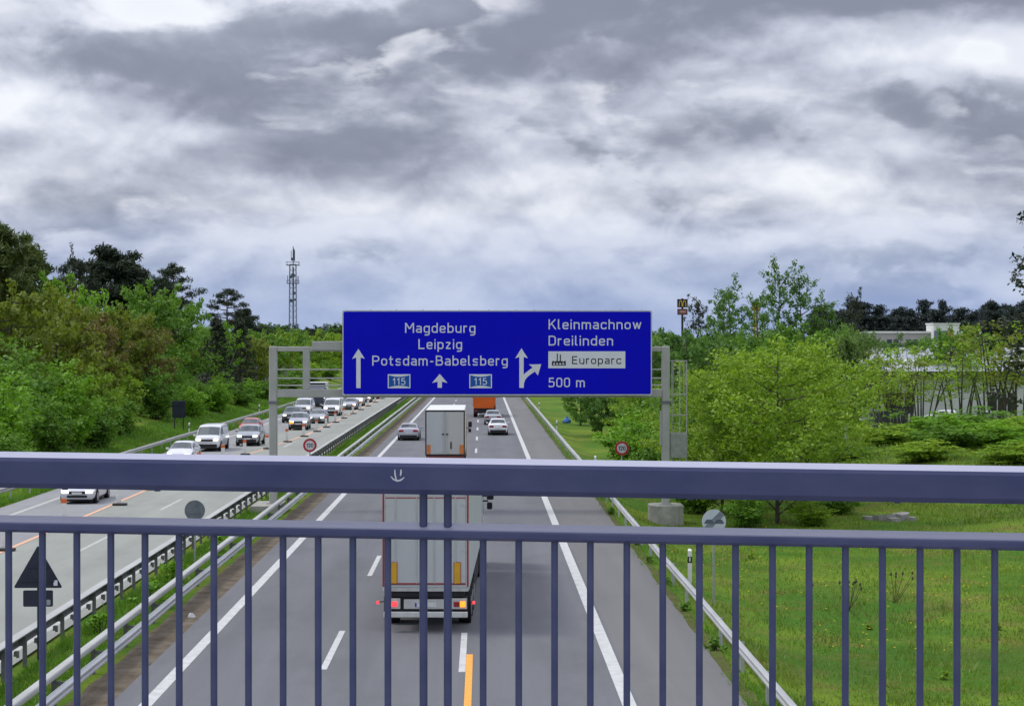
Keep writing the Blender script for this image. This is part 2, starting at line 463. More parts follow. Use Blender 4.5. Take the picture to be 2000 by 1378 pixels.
pm_ = MB(); pm_.tube([(0, 0, 6.45), (0, 0, 7.60)], 0.0145, 12); pme = pm_.mesh('post', RAILP, True)
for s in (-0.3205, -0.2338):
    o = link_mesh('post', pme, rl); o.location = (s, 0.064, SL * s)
# drain screws under the handrail and scratches in the paint
for s in (-1.62, -1.28, -0.1, 0.62, 1.33):
    m = MB(); m.disc((s, 0.055, 7.574 + SL * s), 0.011, 'z', 0.008, 10); m.build('screw_head', RAILP, hr)
SCR = pm('bare_scratch', (0.42, 0.42, 0.47), 0.6, var=0.25, scale=60, col2=(0.66, 0.66, 0.68))
def scratch(pts, wd):
    m = MB(); n = len(pts)
    for i, (x, z) in enumerate(pts):
        a = pts[max(i - 1, 0)]; c = pts[min(i + 1, n - 1)]
        dxx, dzz = c[0] - a[0], c[1] - a[1]; L = math.hypot(dxx, dzz) or 1
        ww = wd * (0.35 + 0.65 * math.sin(PI * (i + 0.6) / (n + 0.2)))
        m.v += [(x - dzz / L * ww, -0.0008, z + dxx / L * ww), (x + dzz / L * ww, -0.0008, z - dxx / L * ww)]
    m.f = [(2 * i, 2 * i + 1, 2 * i + 3, 2 * i + 2) for i in range(n - 1)]
    return m
zc0 = 7.656
scratch([(-0.413, zc0 + .012), (-0.412, zc0 - .004), (-0.409, zc0 - .02), (-.405, zc0 - .026)], .0028).build('scratch', SCR, hr)
scratch([(-0.391, zc0 + .012), (-0.391, zc0 + .002), (-0.393, zc0 - .010)], .003).build('scratch', SCR, hr)
scratch([(-0.427, zc0 - .012), (-0.418, zc0 - .022), (-0.405, zc0 - .028), (-0.392, zc0 - .025), (-0.379, zc0 - .015)], .003).build('scratch', SCR, hr)

# ------------------------------------------------------------------ guard rails
GALV = pm('galvanised_steel', (0.40, 0.41, 0.41), 0.5, 0.35, var=0.16, scale=1.4, col2=(0.52, 0.53, 0.53), stretch=(1, .3, 1))
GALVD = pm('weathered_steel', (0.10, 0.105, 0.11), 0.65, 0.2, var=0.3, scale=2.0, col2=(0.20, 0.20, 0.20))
GALVW = pm('pale_galvanised_steel', (0.36, 0.36, 0.34), 0.55, 0.2, var=0.16, scale=1.1, col2=(0.47, 0.47, 0.45), stretch=(1, .3, 1))
def wbeam(x, z, s):
    """closed W profile, s=+1 bulges towards +x"""
    zz = [0.155, 0.135, 0.085, 0.045, 0.0, -0.045, -0.085, -0.135, -0.155]
    xx = [0.0, 0.012, 0.078, 0.078, 0.012, 0.078, 0.078, 0.012, 0.0]
    out = [(x + s * (a + 0.006), z + c) for a, c in zip(xx, zz)]
    return out + [(x + s * (a - 0.006), z + c) for a, c in reversed(list(zip(xx, zz)))]
def sweep_y(prof, y0, y1, step=8.0, wob=0.012, seed=0, cap=True, dx=None):
    rr = random.Random(seed); m = MB(); n = len(prof); y = y0; st = []
    while y < y1: st.append(y); y += step
    st.append(y1)
    for y in st:
        a, c = rr.uniform(-wob, wob), rr.uniform(-wob, wob)
        if dx: a += dx(y)
        m.v += [(p[0] + a, y, p[1] + c) for p in prof]
    for i in range(len(st) - 1):
        for k in range(n): m.f.append((i * n + k, i * n + (k + 1) % n, (i + 1) * n + (k + 1) % n, (i + 1) * n + k))
    if cap: m.f.append(tuple(range(n))); m.f.append(tuple((len(st) - 1) * n + k for k in range(n - 1, -1, -1)))
    return m
def posts(parent, x, y0, y1, step, mesh, until=None, zf=None):
    y = y0
    while y < y1:
        o = link_mesh('post', mesh, parent); o.location = (x, y, zf(x, y) if zf else 0)
        y += step
pb = MB(); pb.prism([(-.05, -.03), (.05, -.03), (.05, -.018), (-.038, -.018), (-.038, .018), (.05, .018), (.05, .03), (-.05, .03)], 'z', -0.7, 0.70)
post_me = pb.mesh('post', GALV)
pd = MB(); pd.box(-.05, .05, -.035, .035, -.3, .70); pd.box(-.16, -.05, -.03, .03, .48, .66)
post_dark = pd.mesh('post', GALVD)
# right verge
g1 = tag(empty('guard_rail', (0, 0, 0)), 'grey steel guard rail along the grass verge beside the hard shoulder', 'guard rail')
sweep_y(wbeam(6.42, .60, -1), 30, 640, seed=1).build('beam', GALV, g1, True)
posts(g1, 6.50, 32, 620, 4.0, post_me)
# central reserve, towards the right carriageway: box beam with a W beam in front
g2 = tag(empty('guard_rail', (0, 0, 0)), 'pale double guard rail with rounded top beam bordering the brown dirt strip', 'guard rail')
sweep_y(rounded(-9.82, -9.60, .60, .76, .05, 3), 30, 640, seed=2).build('top_beam', GALVW, g2, True)
sweep_y(wbeam(-9.30, .47, 1), 30, 640, seed=3).build('side_beam', GALV, g2, True)
sb = MB(); sb.box(-.05, .05, -.04, .04, -.2, .62); sb.box(.05, .41, -.03, .03, .42, .52); post_b = sb.mesh('post', GALVD)
posts(g2, -9.71, 32, 500, 4.0, post_b)
# central reserve, towards the left carriageway, seen from behind
g3 = tag(empty('guard_rail', (0, 0, 0)), 'dark backed guard rail with closely spaced posts between median grass and concrete carriageway', 'guard rail')
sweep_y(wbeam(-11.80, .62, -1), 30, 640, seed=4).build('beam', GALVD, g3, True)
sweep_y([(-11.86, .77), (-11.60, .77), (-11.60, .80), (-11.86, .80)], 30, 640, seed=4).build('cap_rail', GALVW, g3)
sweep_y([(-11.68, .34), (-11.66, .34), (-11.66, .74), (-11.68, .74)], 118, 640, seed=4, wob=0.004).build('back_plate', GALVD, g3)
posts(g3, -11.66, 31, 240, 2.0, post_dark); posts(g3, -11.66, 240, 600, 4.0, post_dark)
sp_ = MB(); sp_.box(-.05, .05, -.11, .05, .40, .52); sp_.box(-.03, .03, .05, .13, .34, .44); sp_me = sp_.mesh('spacer', pm('spacer_steel', (0.17, 0.17, 0.17), .6, .2, var=.3, scale=1.0))
for k in range(66): o = link_mesh('spacer', sp_me, g3); o.location = (-11.60, 32 + k * 2.0, 0)
# far left verge
g4 = tag(empty('guard_rail', (0, 0, 0)), 'grey green guard rail on the grass below the wooded bank', 'guard rail')
sweep_y(wbeam(-25.0, .62, 1), 40, 640, seed=5).build('beam', GALVW, g4, True)
posts(g4, -25.1, 42, 600, 4.0, post_me)
# ------------------------------------------------------------------ lettering in a road-sign stroke alphabet (cap height 1)
def rpoly(pts, r, closed=False, n=5):
    pts = [Vector((p[0], p[1])) for p in pts]; out = []; N = len(pts)
    for i, p in enumerate(pts):
        if not closed and i in (0, N - 1): out.append(p); continue
        a = pts[i - 1] - p; c = pts[(i + 1) % N] - p
        la, lc = a.length, c.length; a.normalize(); c.normalize()
        rr = min(r, la * .5, lc * .5)
        p0, p1 = p + a * rr, p + c * rr
        for k in range(n + 1):
            t = k / n; out.append(p0 * (1 - t) ** 2 + p * 2 * t * (1 - t) + p1 * t * t)
    if closed: out.append(out[0].copy())
    return [(q.x, q.y) for q in out]
ST = .135
def glyphs():
    G = {}
    o = lambda x0, y0, x1, y1, r=.2: rpoly([(x0, y0), (x1, y0), (x1, y1), (x0, y1)], r, True)
    G['a'] = ([rpoly([(.03, .58), (.05, .65), (.36, .65), (.36, 0)], .17), rpoly([(.36, .38), (0, .38), (0, .07), (.36, .10)], .17)], .36)
    G['b'] = ([[(0, 0), (0, 1)], o(0, .07, .38, .65)], .38)
    G['c'] = ([rpoly([(.36, .50), (.36, .65), (0, .65), (0, .07), (.36, .07), (.36, .22)], .18)], .36)
    G['d'] = ([[(.38, 0), (.38, 1)], o(0, .07, .38, .65)], .38)
    G['e'] = ([rpoly([(.02, .36), (.371, .36)], 0), rpoly([(.37, .33), (.37, .65), (0, .65), (0, .07), (.34, .07), (.37, .17)], .18)], .37)
    G['g'] = ([o(0, .07, .38, .65), rpoly([(.38, .72), (.38, -.2), (.03, -.2)], .18)], .38)
    G['h'] = ([[(0, 0), (0, 1)], rpoly([(0, .55), (.04, .65), (.37, .65), (.37, 0)], .18)], .37)
    G['i'] = ([[(0, 0), (0, .72)], [(0, .84), (0, .985)]], 0.0)
    G['l'] = ([rpoly([(0, 1), (0, .07), (.13, .07)], .1)], .11)
    G['m'] = ([[(0, 0), (0, .72)], rpoly([(0, .55), (.04, .65), (.31, .65), (.31, 0)], .15), rpoly([(.31, .55), (.35, .65), (.62, .65), (.62, 0)], .15)], .62)
    G['n'] = ([[(0, 0), (0, .72)], rpoly([(0, .55), (.04, .65), (.37, .65), (.37, 0)], .18)], .37)
    G['o'] = ([o(0, .07, .38, .65)], .38)
    G['p'] = ([[(0, -.26), (0, .72)], o(0, .07, .38, .65)], .38)
    G['r'] = ([[(0, 0), (0, .72)], rpoly([(0, .5), (.03, .65), (.24, .65)], .16)], .22)
    G['s'] = ([rpoly([(.34, .56), (.32, .65), (.01, .65), (.01, .37), (.36, .35), (.36, .07), (.02, .07), (0, .17)], .15)], .36)
    G['t'] = ([rpoly([(.08, .95), (.08, .07), (.28, .07)], .12), [(-.05, .65), (.27, .65)]], .26)
    G['u'] = ([rpoly([(0, .72), (0, .07), (.33, .07), (.37, .2)], .18), [(.37, 0), (.37, .72)]], .37)
    G['w'] = ([[(0, .72), (.15, .04)], [(.15, .04), (.29, .68)], [(.29, .68), (.43, .04)], [(.43, .04), (.58, .72)]], .58)
    G['z'] = ([[(0, .65), (.35, .65)], [(.33, .63), (.02, .09)], [(0, .07), (.36, .07)]], .35)
    G['M'] = ([[(0, 0), (0, 1)], [(.02, .96), (.30, .40)], [(.30, .40), (.58, .96)], [(.60, 0), (.60, 1)]], .60)
    G['L'] = ([[(0, 1), (0, 0)], [(0, .07), (.43, .07)]], .40)
    G['P'] = ([[(0, 0), (0, 1)], rpoly([(0, .93), (.46, .93), (.46, .45), (0, .45)], .22)], .46)
    G['B'] = ([[(0, 0), (0, 1)], rpoly([(0, .93), (.42, .93), (.42, .52), (0, .52)], .2), rpoly([(0, .521), (.47, .521), (.47, .07), (0, .07)], .2)], .47)
    G['K'] = ([[(0, 0), (0, 1)], [(.47, 1), (.03, .40)], [(.17, .58), (.50, 0)]], .47)
    G['D'] = ([[(0, 0), (0, 1)], rpoly([(0, .93), (.46, .93), (.46, .07), (0, .07)], .24)], .46)
    G['E'] = ([[(0, 0), (0, 1)], [(0, .93), (.43, .93)], [(0, .52), (.38, .52)], [(0, .07), (.43, .07)]], .42)
    G['0'] = ([o(0, .07, .40, .93, .24)], .40)
    G['1'] = ([[(0, .70), (.21, .95)], [(.2, 0), (.2, 1)]], .22)
    G['2'] = ([rpoly([(0, .74), (0, .93), (.40, .93), (.40, .58), (.02, .09)], .2), [(0, .07), (.42, .07)]], .41)
    G['5'] = ([[(.38, .93), (.03, .93)], [(.04, .96), (.02, .48)], rpoly([(.02, .50), (.08, .58), (.40, .58), (.40, .07), (0, .07), (0, .2)], .2)], .40)
    G['-'] = ([[(0, .40), (.26, .40)]], .26)
    G[' '] = ([], .12)
    return G
GL = glyphs()
def ribbon(m, pts, wd, y):
    """flat stroke in the x-z plane at depth y"""
    b = len(m.v); n = len(pts)
    closed = (Vector(pts[0]) - Vector(pts[-1])).length < 1e-6
    for i in range(n):
        if closed: a, c = pts[(i - 1) % (n - 1)], pts[(i + 1) % (n - 1)] if i < n - 1 else pts[1]
        else: a, c = pts[max(i - 1, 0)], pts[min(i + 1, n - 1)]
        p = pts[i]
        d1 = Vector((p[0] - a[0], p[1] - a[1])); d2 = Vector((c[0] - p[0], c[1] - p[1]))
        if d1.length < 1e-9: d1 = d2
        if d2.length < 1e-9: d2 = d1
        d = (d1.normalized() + d2.normalized()); d = d.normalized() if d.length > 1e-6 else d1.normalized()
        nrm = Vector((-d.y, d.x)); k = wd / 2 / max(.5, abs(nrm.dot(Vector((-d1.normalized().y, d1.normalized().x)))))
        m.v += [(p[0] + nrm.x * k, y, p[1] + nrm.y * k), (p[0] - nrm.x * k, y, p[1] - nrm.y * k)]
    m.f += [(b + 2 * i, b + 2 * i + 1, b + 2 * i + 3, b + 2 * i + 2) for i in range(n - 1)]
def text_width(s, gap):
    x = 0.0
    for i, ch in enumerate(s): x += GL[ch][1] + (ST + gap if i < len(s) - 1 else 0)
    return x + ST
def lettering(name, s, x0, x1, base, cap, y, mat, parent, stroke=.122, gap=.11):
    """word s between x0 and x1 on a baseline, cap height cap, one mesh per word"""
    kx = (x1 - x0) / text_width(s, gap)
    m = MB(); x = ST / 2
    for ch in s:
        strokes, adv = GL[ch]
        for j, stt in enumerate(strokes):
            ribbon(m, [(x0 + (x + p[0]) * kx, base + p[1] * cap) for p in stt], stroke * min(kx, cap), y - 0.002 * j)
        x += adv + ST + gap
    return m.build(name, mat, parent)

# ------------------------------------------------------------------ overhead sign gantry
GY = 87.0
GANT = pm('gantry_paint', (0.33, 0.335, 0.305), 0.55, 0.1, var=0.08, scale=1.5, col2=(0.40, 0.40, 0.37))
gan = tag(empty('sign_gantry', (0, GY, 0)), 'pale grey steel gantry spanning the right carriageway with frames and ladder', 'gantry')
XL, XR = -10.33, 9.05
gzr = gz(XR, GY)
for x, zb in ((XL, .35), (XR, gzr + .95)):
    m = MB(); m.cbox(x - .19, x + .19, -.19, .19, zb, 8.10, .03); m.build('post', GANT, gan)
    m = MB(); m.box(x - .30, x + .30, -.30, .30, zb - .001, zb + .05); m.build('foot_plate', GANT, gan)
    m = MB(); m.box(x - .24, x + .24, -.24, .24, 5.28, 5.40); m.build('flange', GALVD, gan)
m = MB(); m.cbox(XL + .19, XR - .19, -.15, .15, 5.58, 5.98, .02); m.build('lower_beam', GANT, gan)
m = MB(); m.cbox(XL + .19, XR - .19, -.12, .12, 7.84, 8.08, .02); m.build('upper_beam', GANT, gan)
m = MB(); m.cbox(-8.42, -6.6, -.19, .19, 7.90, 8.34, .02); m.build('lamp_trough', GANT, gan)
for x in (-8.70, -4.2, 0.2, 4.4):
    m = MB(); m.cbox(x - .17, x + .17, -.14, .14, 5.98, 7.84 if x > -8 else 8.09, .02); m.build('strut', GANT, gan)
for z in (6.17, 6.52, 6.95):
    m = MB(); m.tube([(XL + .19, -.11, z), (XR - .19, -.11, z)], .035, 8); m.build('walkway_rail', GANT, gan)
m = MB(); m.box(XL + .19, XR - .19, .16, 1.0, 5.86, 5.92); m.build('walkway', GALVD, gan)
# ladder with safety cage beside the right post
lx0, lx1, ly = XR + .32, XR + 1.05, 0.1
for x in (lx0, lx1, (lx0 + lx1) / 2 + .02):
    m = MB(); m.box(x - .025, x + .025, ly - .025, ly + .025, gzr + 2.55, 7.40); m.build('ladder_rail', GANT, gan)
m = MB(); m.box(lx1 - .12, lx1 - .08, ly + .3, ly + .34, 5.6, 7.40); m.box(lx0 + .08, lx0 + .12, ly + .3, ly + .34, 5.6, 7.40); m.build('cage_bar', GANT, gan)
for z in (7.38, 5.72, 4.70):
    m = MB(); m.box(lx0 - .05, lx1 + .03, ly - .05, ly - .0255, z - .03, z + .03); m.box(XR + .19, lx0 - .05, ly - .05, ly, z - .03, z + .03); m.build('cage_hoop', GANT, gan)
for k in range(17):
    z = 2.9 + k * .28
    m = MB(); m.box(lx0 + .025, (lx0 + lx1) / 2 - .005, ly + .06, ly + .075, z, z + .014); m.build('rung', GANT, gan)
m = MB(); m.cbox(lx0 - .10, lx1 + .03, ly - .12, ly + .12, gzr + 3.25, gzr + 4.5, .015); m.build('ladder_guard', pm('guard_plate', (0.30, 0.31, 0.28), .6, .2, var=.2, scale=2), gan)
m = MB(); m.cbox(XR - .29, XR - .19, -.12, .12, 3.2, 4.9, .01); m.build('cable_box', GANT, gan)
# concrete foundations
FND = pm('foundation_concrete', (0.33, 0.32, 0.28), .92, var=.2, scale=2.2, bump=.4, bscale=14)
def plinth(x, z0, z1, w, d, bev):
    o = tag(MB().prism([(x - w + bev, -d), (x + w - bev, -d), (x + w, -d + bev), (x + w, d - bev), (x + w - bev, d), (x - w + bev, d), (x - w, d - bev), (x - w, -d + bev)], 'z', z0, z1)
            .build('gantry_foundation', FND))
    o.location = (0, GY, 0); return o
tag(plinth(XR, gzr - .3, gzr + .95, .82, 1.0, .32), 'weathered concrete block under the gantry post on the grass', 'foundation')
tag(plinth(XL - .25, -.3, .35, .70, 1.5, .05), 'flat cream concrete block under the gantry post in the median', 'foundation')

# ------------------------------------------------------------------ the big blue direction sign; drawing units of 1/39.8 m from its top left corner
SY = GY - .55
BLUE = pm('sign_blue', (0.0005, 0.0012, 0.50), .55, var=.05, scale=.6, spec=.12)
SBLUE = pm('route_shield_blue', (0.004, 0.085, 0.36), .45, var=.05, spec=.3)
WHITE = pm('sign_white', (0.66, 0.67, 0.70), .5, var=.04, scale=1.0, spec=.3)
BLACK = pm('sign_black', (0.008, 0.008, 0.010), .5, var=.1, spec=.3)
EDGE = pm('sign_edge_aluminium', (0.50, 0.51, 0.53), .45, .3, var=.08)
sgn = tag(empty('direction_sign', (0, SY, 5.66)), 'large blue motorway direction sign with white town names and lane arrows', 'sign')
U = 1 / 39.77
X0 = (668 - 943) * U
def ux(px): return (px - 943) * U
def uz(py): return 8.1 - (py - 676) * U - 5.66
prof = [(ux(669), uz(772)), (ux(1274), uz(772)), (ux(1274), uz(606)), (ux(669), uz(606))]
m = MB(); m.prism(rpoly([prof[0], prof[1], prof[2], prof[3]], .12, True)[:-1], 'y', 0, .09); m.build('backing', EDGE, sgn)
m = MB(); m.prism(rpoly([(ux(671.5), uz(769.5)), (ux(1271.5), uz(769.5)), (ux(1271.5), uz(608.5)), (ux(671.5), uz(608.5))], .09, True)[:-1], 'y', -.012, -.001); m.build('face', BLUE, sgn)
# panel joints and top clamps
for px in (724, 775, 826, 897, 955, 1008, 1043, 1081, 1132, 1183, 1213, 1254):
    m = MB(); m.box(ux(px) - .03, ux(px) + .03, .02, .08, uz(606), uz(606) + .035); m.build('clamp', EDGE, sgn)
yt = -.016
lettering('lettering', 'Magdeburg', ux(791), ux(929), uz(650), 19.6 * U, yt, WHITE, sgn)
lettering('lettering', 'Leipzig', ux(817), ux(903), uz(681.7), 19.6 * U, yt, WHITE, sgn)
lettering('lettering', 'Potsdam-Babelsberg', ux(727), ux(992), uz(713.8), 19.6 * U, yt, WHITE, sgn)
lettering('lettering', 'Kleinmachnow', ux(1071), ux(1253.5), uz(643), 19.4 * U, yt, WHITE, sgn)
lettering('lettering', 'Dreilinden', ux(1071), ux(1198), uz(674.7), 19.4 * U, yt, WHITE, sgn)
lettering('lettering', '500 m', ux(1071), ux(1142.5), uz(756), 18.8 * U, yt, WHITE, sgn)
m = MB(); m.box(ux(1071), ux(1221.5), yt - .004, yt, uz(719), uz(686)); m.build('destination_plate', WHITE, sgn)
lettering('lettering', 'Europarc', ux(1117), ux(1214), uz(711), 15.8 * U, yt - .008, BLACK, sgn)
# factory pictogram
fx = lambda a: ux(1078 + a)
m = MB()
m.prism([(fx(0), uz(713.5)), (fx(27), uz(713.5)), (fx(27), uz(704)), (fx(21), uz(707)), (fx(21), uz(704)), (fx(16), uz(707)), (fx(16), uz(704)), (fx(9), uz(707)), (fx(9), uz(704)), (fx(4), uz(707)), (fx(4), uz(704)), (fx(0), uz(706))], 'y', yt - .009, yt - .005)
m.box(fx(9.5), fx(11.5), yt - .010, yt - .0055, uz(706.5), uz(690)); m.box(fx(15.5), fx(17.5), yt - .010, yt - .0055, uz(706.5), uz(692))
m.build('factory_symbol', BLACK, sgn)
m = MB()
for a in (2.5, 8.5, 14.5, 20.5): m.box(fx(a), fx(a + 3.6), yt - .014, yt - .011, uz(712), uz(709))
m.build('factory_window', WHITE, sgn)
# arrows
def arrow(px, y0, y1, hw, hh, sw=4.2):
    m = MB(); m.prism([(ux(px - sw), uz(y0)), (ux(px + sw), uz(y0)), (ux(px + sw), uz(y1 + hh - 1)), (ux(px + hw), uz(y1 + hh + 1.5)), (ux(px), uz(y1)), (ux(px - hw), uz(y1 + hh + 1.5)), (ux(px - sw), uz(y1 + hh - 1))], 'y', yt - .003, yt)
    return m
arrow(700.5, 757.5, 681, 12.3, 18).build('lane_arrow', WHITE, sgn)
arrow(859, 757, 730, 15, 16).build('lane_arrow', WHITE, sgn)
a = arrow(1018.5, 757, 680, 12.3, 18).build('lane_arrow', WHITE, sgn)
m = MB(); ribbon(m, [(ux(q[0]), uz(q[1])) for q in ((1018.5, 757), (1019, 748), (1022, 739), (1028, 732), (1036, 726), (1044, 720.5))], 8.6 * U, yt - .008)
m.prism([(ux(1057), uz(711)), (ux(1050.5), uz(733)), (ux(1044), uz(724.5)), (ux(1040), uz(717.5)), (ux(1033), uz(711.5))], 'y', yt - .014, yt - .010); m.build('exit_branch', WHITE, a)
# motorway number shields
for c in (779.7, 938.7):
    def shp(hw, h0, h1, bow):
        if not bow:      # inner field with bowed-in top and bottom
            xs_ = [(-1 + 2 * i / 8) for i in range(9)]
            return [(ux(c + hw * q), uz(h1 - 3.2 * (1 - q * q))) for q in xs_] + [(ux(c - hw * q), uz(h0 + 3.2 * (1 - q * q))) for q in xs_]
        return [(ux(c - hw), uz(h1)), (ux(c + hw), uz(h1)), (ux(c + hw), uz(h0)), (ux(c - hw), uz(h0))]
    m = MB(); m.prism(shp(22, 730.5, 757.8, 0.6), 'y', yt - .003, yt); s = m.build('route_shield', WHITE, sgn)
    m = MB(); m.prism(shp(20.0, 732.4, 756.0, 0), 'y', yt - .007, yt - .004); m.build('shield_field', SBLUE, s)
    lettering('lettering', '115', ux(c - 13), ux(c + 12.5), uz(751.3), 13.6 * U, yt - .011, WHITE, s, stroke=.125, gap=.16)

# ------------------------------------------------------------------ smaller road signs
STEEL = pm('sign_post_steel', (0.36, 0.37, 0.37), .5, .4, var=.1)
RED = pm('sign_red', (0.42, 0.022, 0.025), .5, var=.06)
GREYF = pm('sign_white_face', (0.56, 0.57, 0.60), .5, var=.05)
BACK = pm('sign_back_dark', (0.020, 0.026, 0.045), .6, .1, var=.25, scale=3)
BACKG = pm('sign_back_grey', (0.16, 0.18, 0.20), .5, .4, var=.25, scale=3)
def speed_sign(x, y, z, num, label):
    b = gz(x, y); t = tag(empty('speed_limit_sign', (x, y, b)), label, 'road sign')
    z -= b
    MB().tube([(0, .05, 0), (0, .05, z + .3)], .038, 10).build('post', STEEL, t)
    MB().disc((0, 0, z), .40, 'y', .022).build('back_plate', STEEL, t)
    MB().disc((0, -.014, z), .395, 'y', .006).build('red_ring', RED, t)
    MB().disc((0, -.020, z), .275, 'y', .006).build('face', GREYF, t)
    lettering('lettering', num, -.20, .20, z - .11, .22, -.027, BLACK, t, stroke=.17)
speed_sign(7.75, 98, 2.42, '120', 'round red ringed speed limit sign beside the leafy verge bushes')
speed_sign(-9.35 - .75, 103, 2.32, '120', 'round red ringed speed limit sign standing in the median')
# end of overtaking ban, on the right verge
x, y = 7.5, 57.0; b0 = gz(x, y)
t = tag(empty('road_sign', (x, y, b0)), 'round white sign with grey car symbols crossed by a slanting band, on the verge', 'road sign')
z = 2.42 - b0
MB().tube([(0, .05, 0), (0, .05, z + .3)], .038, 10).build('post', STEEL, t)
MB().disc((0, 0, z), .39, 'y', .022).build('face', pm('end_sign_face', (0.52, 0.56, 0.60), .5, var=.05), t)
GREYB = pm('end_sign_grey', (0.10, 0.12, 0.15), .5, var=.1)
def carsym(cx):
    return [(cx - .15, z - .07), (cx - .15, z - .02), (cx - .12, z + .0), (cx - .10, z + .05), (cx - .06, z + .065), (cx + .06, z + .065), (cx + .10, z + .05), (cx + .12, z), (cx + .15, z - .02), (cx + .15, z - .07)]
for cx in (-.16, .17): MB().prism(carsym(cx), 'y', -.018, -.012).build('car_symbol', GREYB, t)
for off in (-.075, -.025, .025, .075):
    d = (.7071, .7071); q = (-.7071 * off, .7071 * off); L = math.sqrt(.385 ** 2 - off ** 2)
    m = MB(); ribbon(m, [(q[0] - d[0] * L, z + q[1] - d[1] * L), (q[0] + d[0] * L, z + q[1] + d[1] * L)], .03, -.022); m.build('stripe', GREYB, t)
# signs for the other direction, seen from behind
x, y = -11.42, 45.4; t = tag(empty('warning_sign', (x, y, gz(x, y))), 'dark back of a triangular sign with small plate below, in the median', 'road sign')
MB().tube([(0, .04, 0), (0, .04, 2.95)], .038, 10).build('post', BACK, t)
MB().prism(rpoly([(-.63, 1.96), (.63, 1.96), (0, 3.06)], .07, True)[:-1], 'y', -.02, .0).build('triangle', BACK, t)
MB().prism(rpoly([(-.38, 1.48), (.38, 1.48), (.38, 1.90), (-.38, 1.90)], .04, True)[:-1], 'y', -.02, .0).build('plate', BACK, t)
for z in (2.15, 2.5): MB().box(-.42 if z < 2.3 else -.25, .42 if z < 2.3 else .25, -.045, -.021, z - .025, z + .025).build('bracket', BACK, t)
MB().box(.40, .50, -.026, -.021, 2.02, 2.16).build('sticker', WHITE, t)
MB().box(.22, .32, -.026, -.021, 1.52, 1.66).build('sticker', pm('sticker_grey', (.3, .32, .34), .6), t)
x, y = -10.85, 66.5; t = tag(empty('road_sign', (x, y, gz(x, y))), 'grey back of a round sign in the median grass', 'road sign')
MB().tube([(0, .04, 0), (0, .04, 2.3)], .035, 10).build('post', STEEL, t)
MB().disc((0, 0, 1.98), .385, 'y', .022).build('disc', BACKG, t)
MB().box(-.22, .22, -.04, -.012, 1.86, 1.91).build('bracket', BACKG, t)
x, y = -28.4, 165.0; gb = gz(x, y); t = tag(empty('road_sign', (x, y, gb)), 'dark blank back of a rectangular sign on the wooded bank', 'road sign')
for dx in (-.4, .4): MB().tube([(dx, .05, -.3), (dx, .05, 2.7)], .05, 8).build('post', BACK, t)
MB().cbox(-.62, .62, -.03, .02, 1.15, 2.75, .01).build('panel', BACK, t)
for z in (1.4, 2.3): MB().box(-.6, .6, -.06, -.031, z, z + .05).build('bracket', BACK, t)

# ------------------------------------------------------------------ roadside delineator posts
DWH = pm('delineator_white', (0.72, 0.72, 0.70), .6, var=.08)
def delineator():
    t = empty('delineator_post')
    MB().prism([(-.06, -.03), (.06, -.03), (.035, .05), (-.035, .05)], 'z', -.3, .62).build('shaft', DWH, t)
    MB().prism([(-.061, -.031), (.061, -.031), (.036, .051), (-.036, .051)], 'z', .62, .82).build('black_band', BLACK, t)
    m = MB(); m.prism([(-.06, -.03), (.06, -.03), (.035, .05), (-.035, .05)], 'z', .82, 1.0)
    m.add([(-.06, -.03, 1.0), (.06, -.03, 1.0), (.035, .05, 1.06), (-.035, .05, 1.06)], [(0, 1, 2, 3)]); m.build('head', DWH, t)
    MB().box(-.02, .02, -.038, -.032, .66, .80).build('reflector', WHITE, t)
    return t
d0 = delineator()
for i, (x, y, s) in enumerate(((7.30, 62.0, 'r'), (7.35, 115, 'r'), (7.05, 168, 'r'), (7.1, 222, 'r'), (-26.6, 160.0, 'l'), (-26.6, 210.0, 'l'))):
    o = d0 if i == 0 else copy_tree(d0)
    o.location = (x, y, gz(x, y)); o.scale = (1.25, 1.25, 1.12)
    if s == 'r': tag(o, 'white delineator post with black band behind the verge guard rail', 'post', 'delineator posts along the right verge')
    else: tag(o, 'white delineator post behind the guard rail below the wooded bank', 'post', 'delineator posts below the bank')

# ------------------------------------------------------------------ guide beacons of the road works, set along the temporary line
BWH = pm('beacon_white', (0.66, 0.66, 0.63), .6, var=.1)
BOR = pm('beacon_orange', (0.62, 0.13, 0.02), .5, var=.1)
BFT = pm('beacon_foot_rubber', (0.035, 0.035, 0.032), .9, var=.3)
def beacon():
    t = empty('guide_beacon')
    MB().cbox(-.30, .42, -.22, .22, 0.006, .11, .03).build('foot', BFT, t)
    MB().cbox(-.125, .125, -.03, .03, .11, .92, .012).build('panel', BWH, t)
    MB().cbox(-.13, .13, -.035, .035, .92, 1.12, .012).build('orange_head', BOR, t)
    return t
b0 = beacon()
BE = [(-18.9, 46), (-18.9, 56), (-18.95, 70), (-19.2, 81), (-18.55, 90), (-18.75, 99.5), (-18.7, 107), (-18.65, 116), (-18.4, 125), (-17.75, 131.5), (-17.0, 139), (-16.55, 149), (-16.05, 158), (-15.75, 167), (-15.65, 176), (-15.65, 187), (-15.65, 198), (-15.55, 211), (-15.55, 224), (-15.5, 238), (-15.5, 254), (-15.5, 272)]
for i, (x, y) in enumerate(BE):
    o = b0 if i == 0 else copy_tree(b0)
    o.location = (x, y, 0); o.rotation_euler.z = random.uniform(-.12, .12)
    tag(o, 'orange topped white guide beacon on the temporary road works line', 'beacon', 'guide beacons along the road works lane')
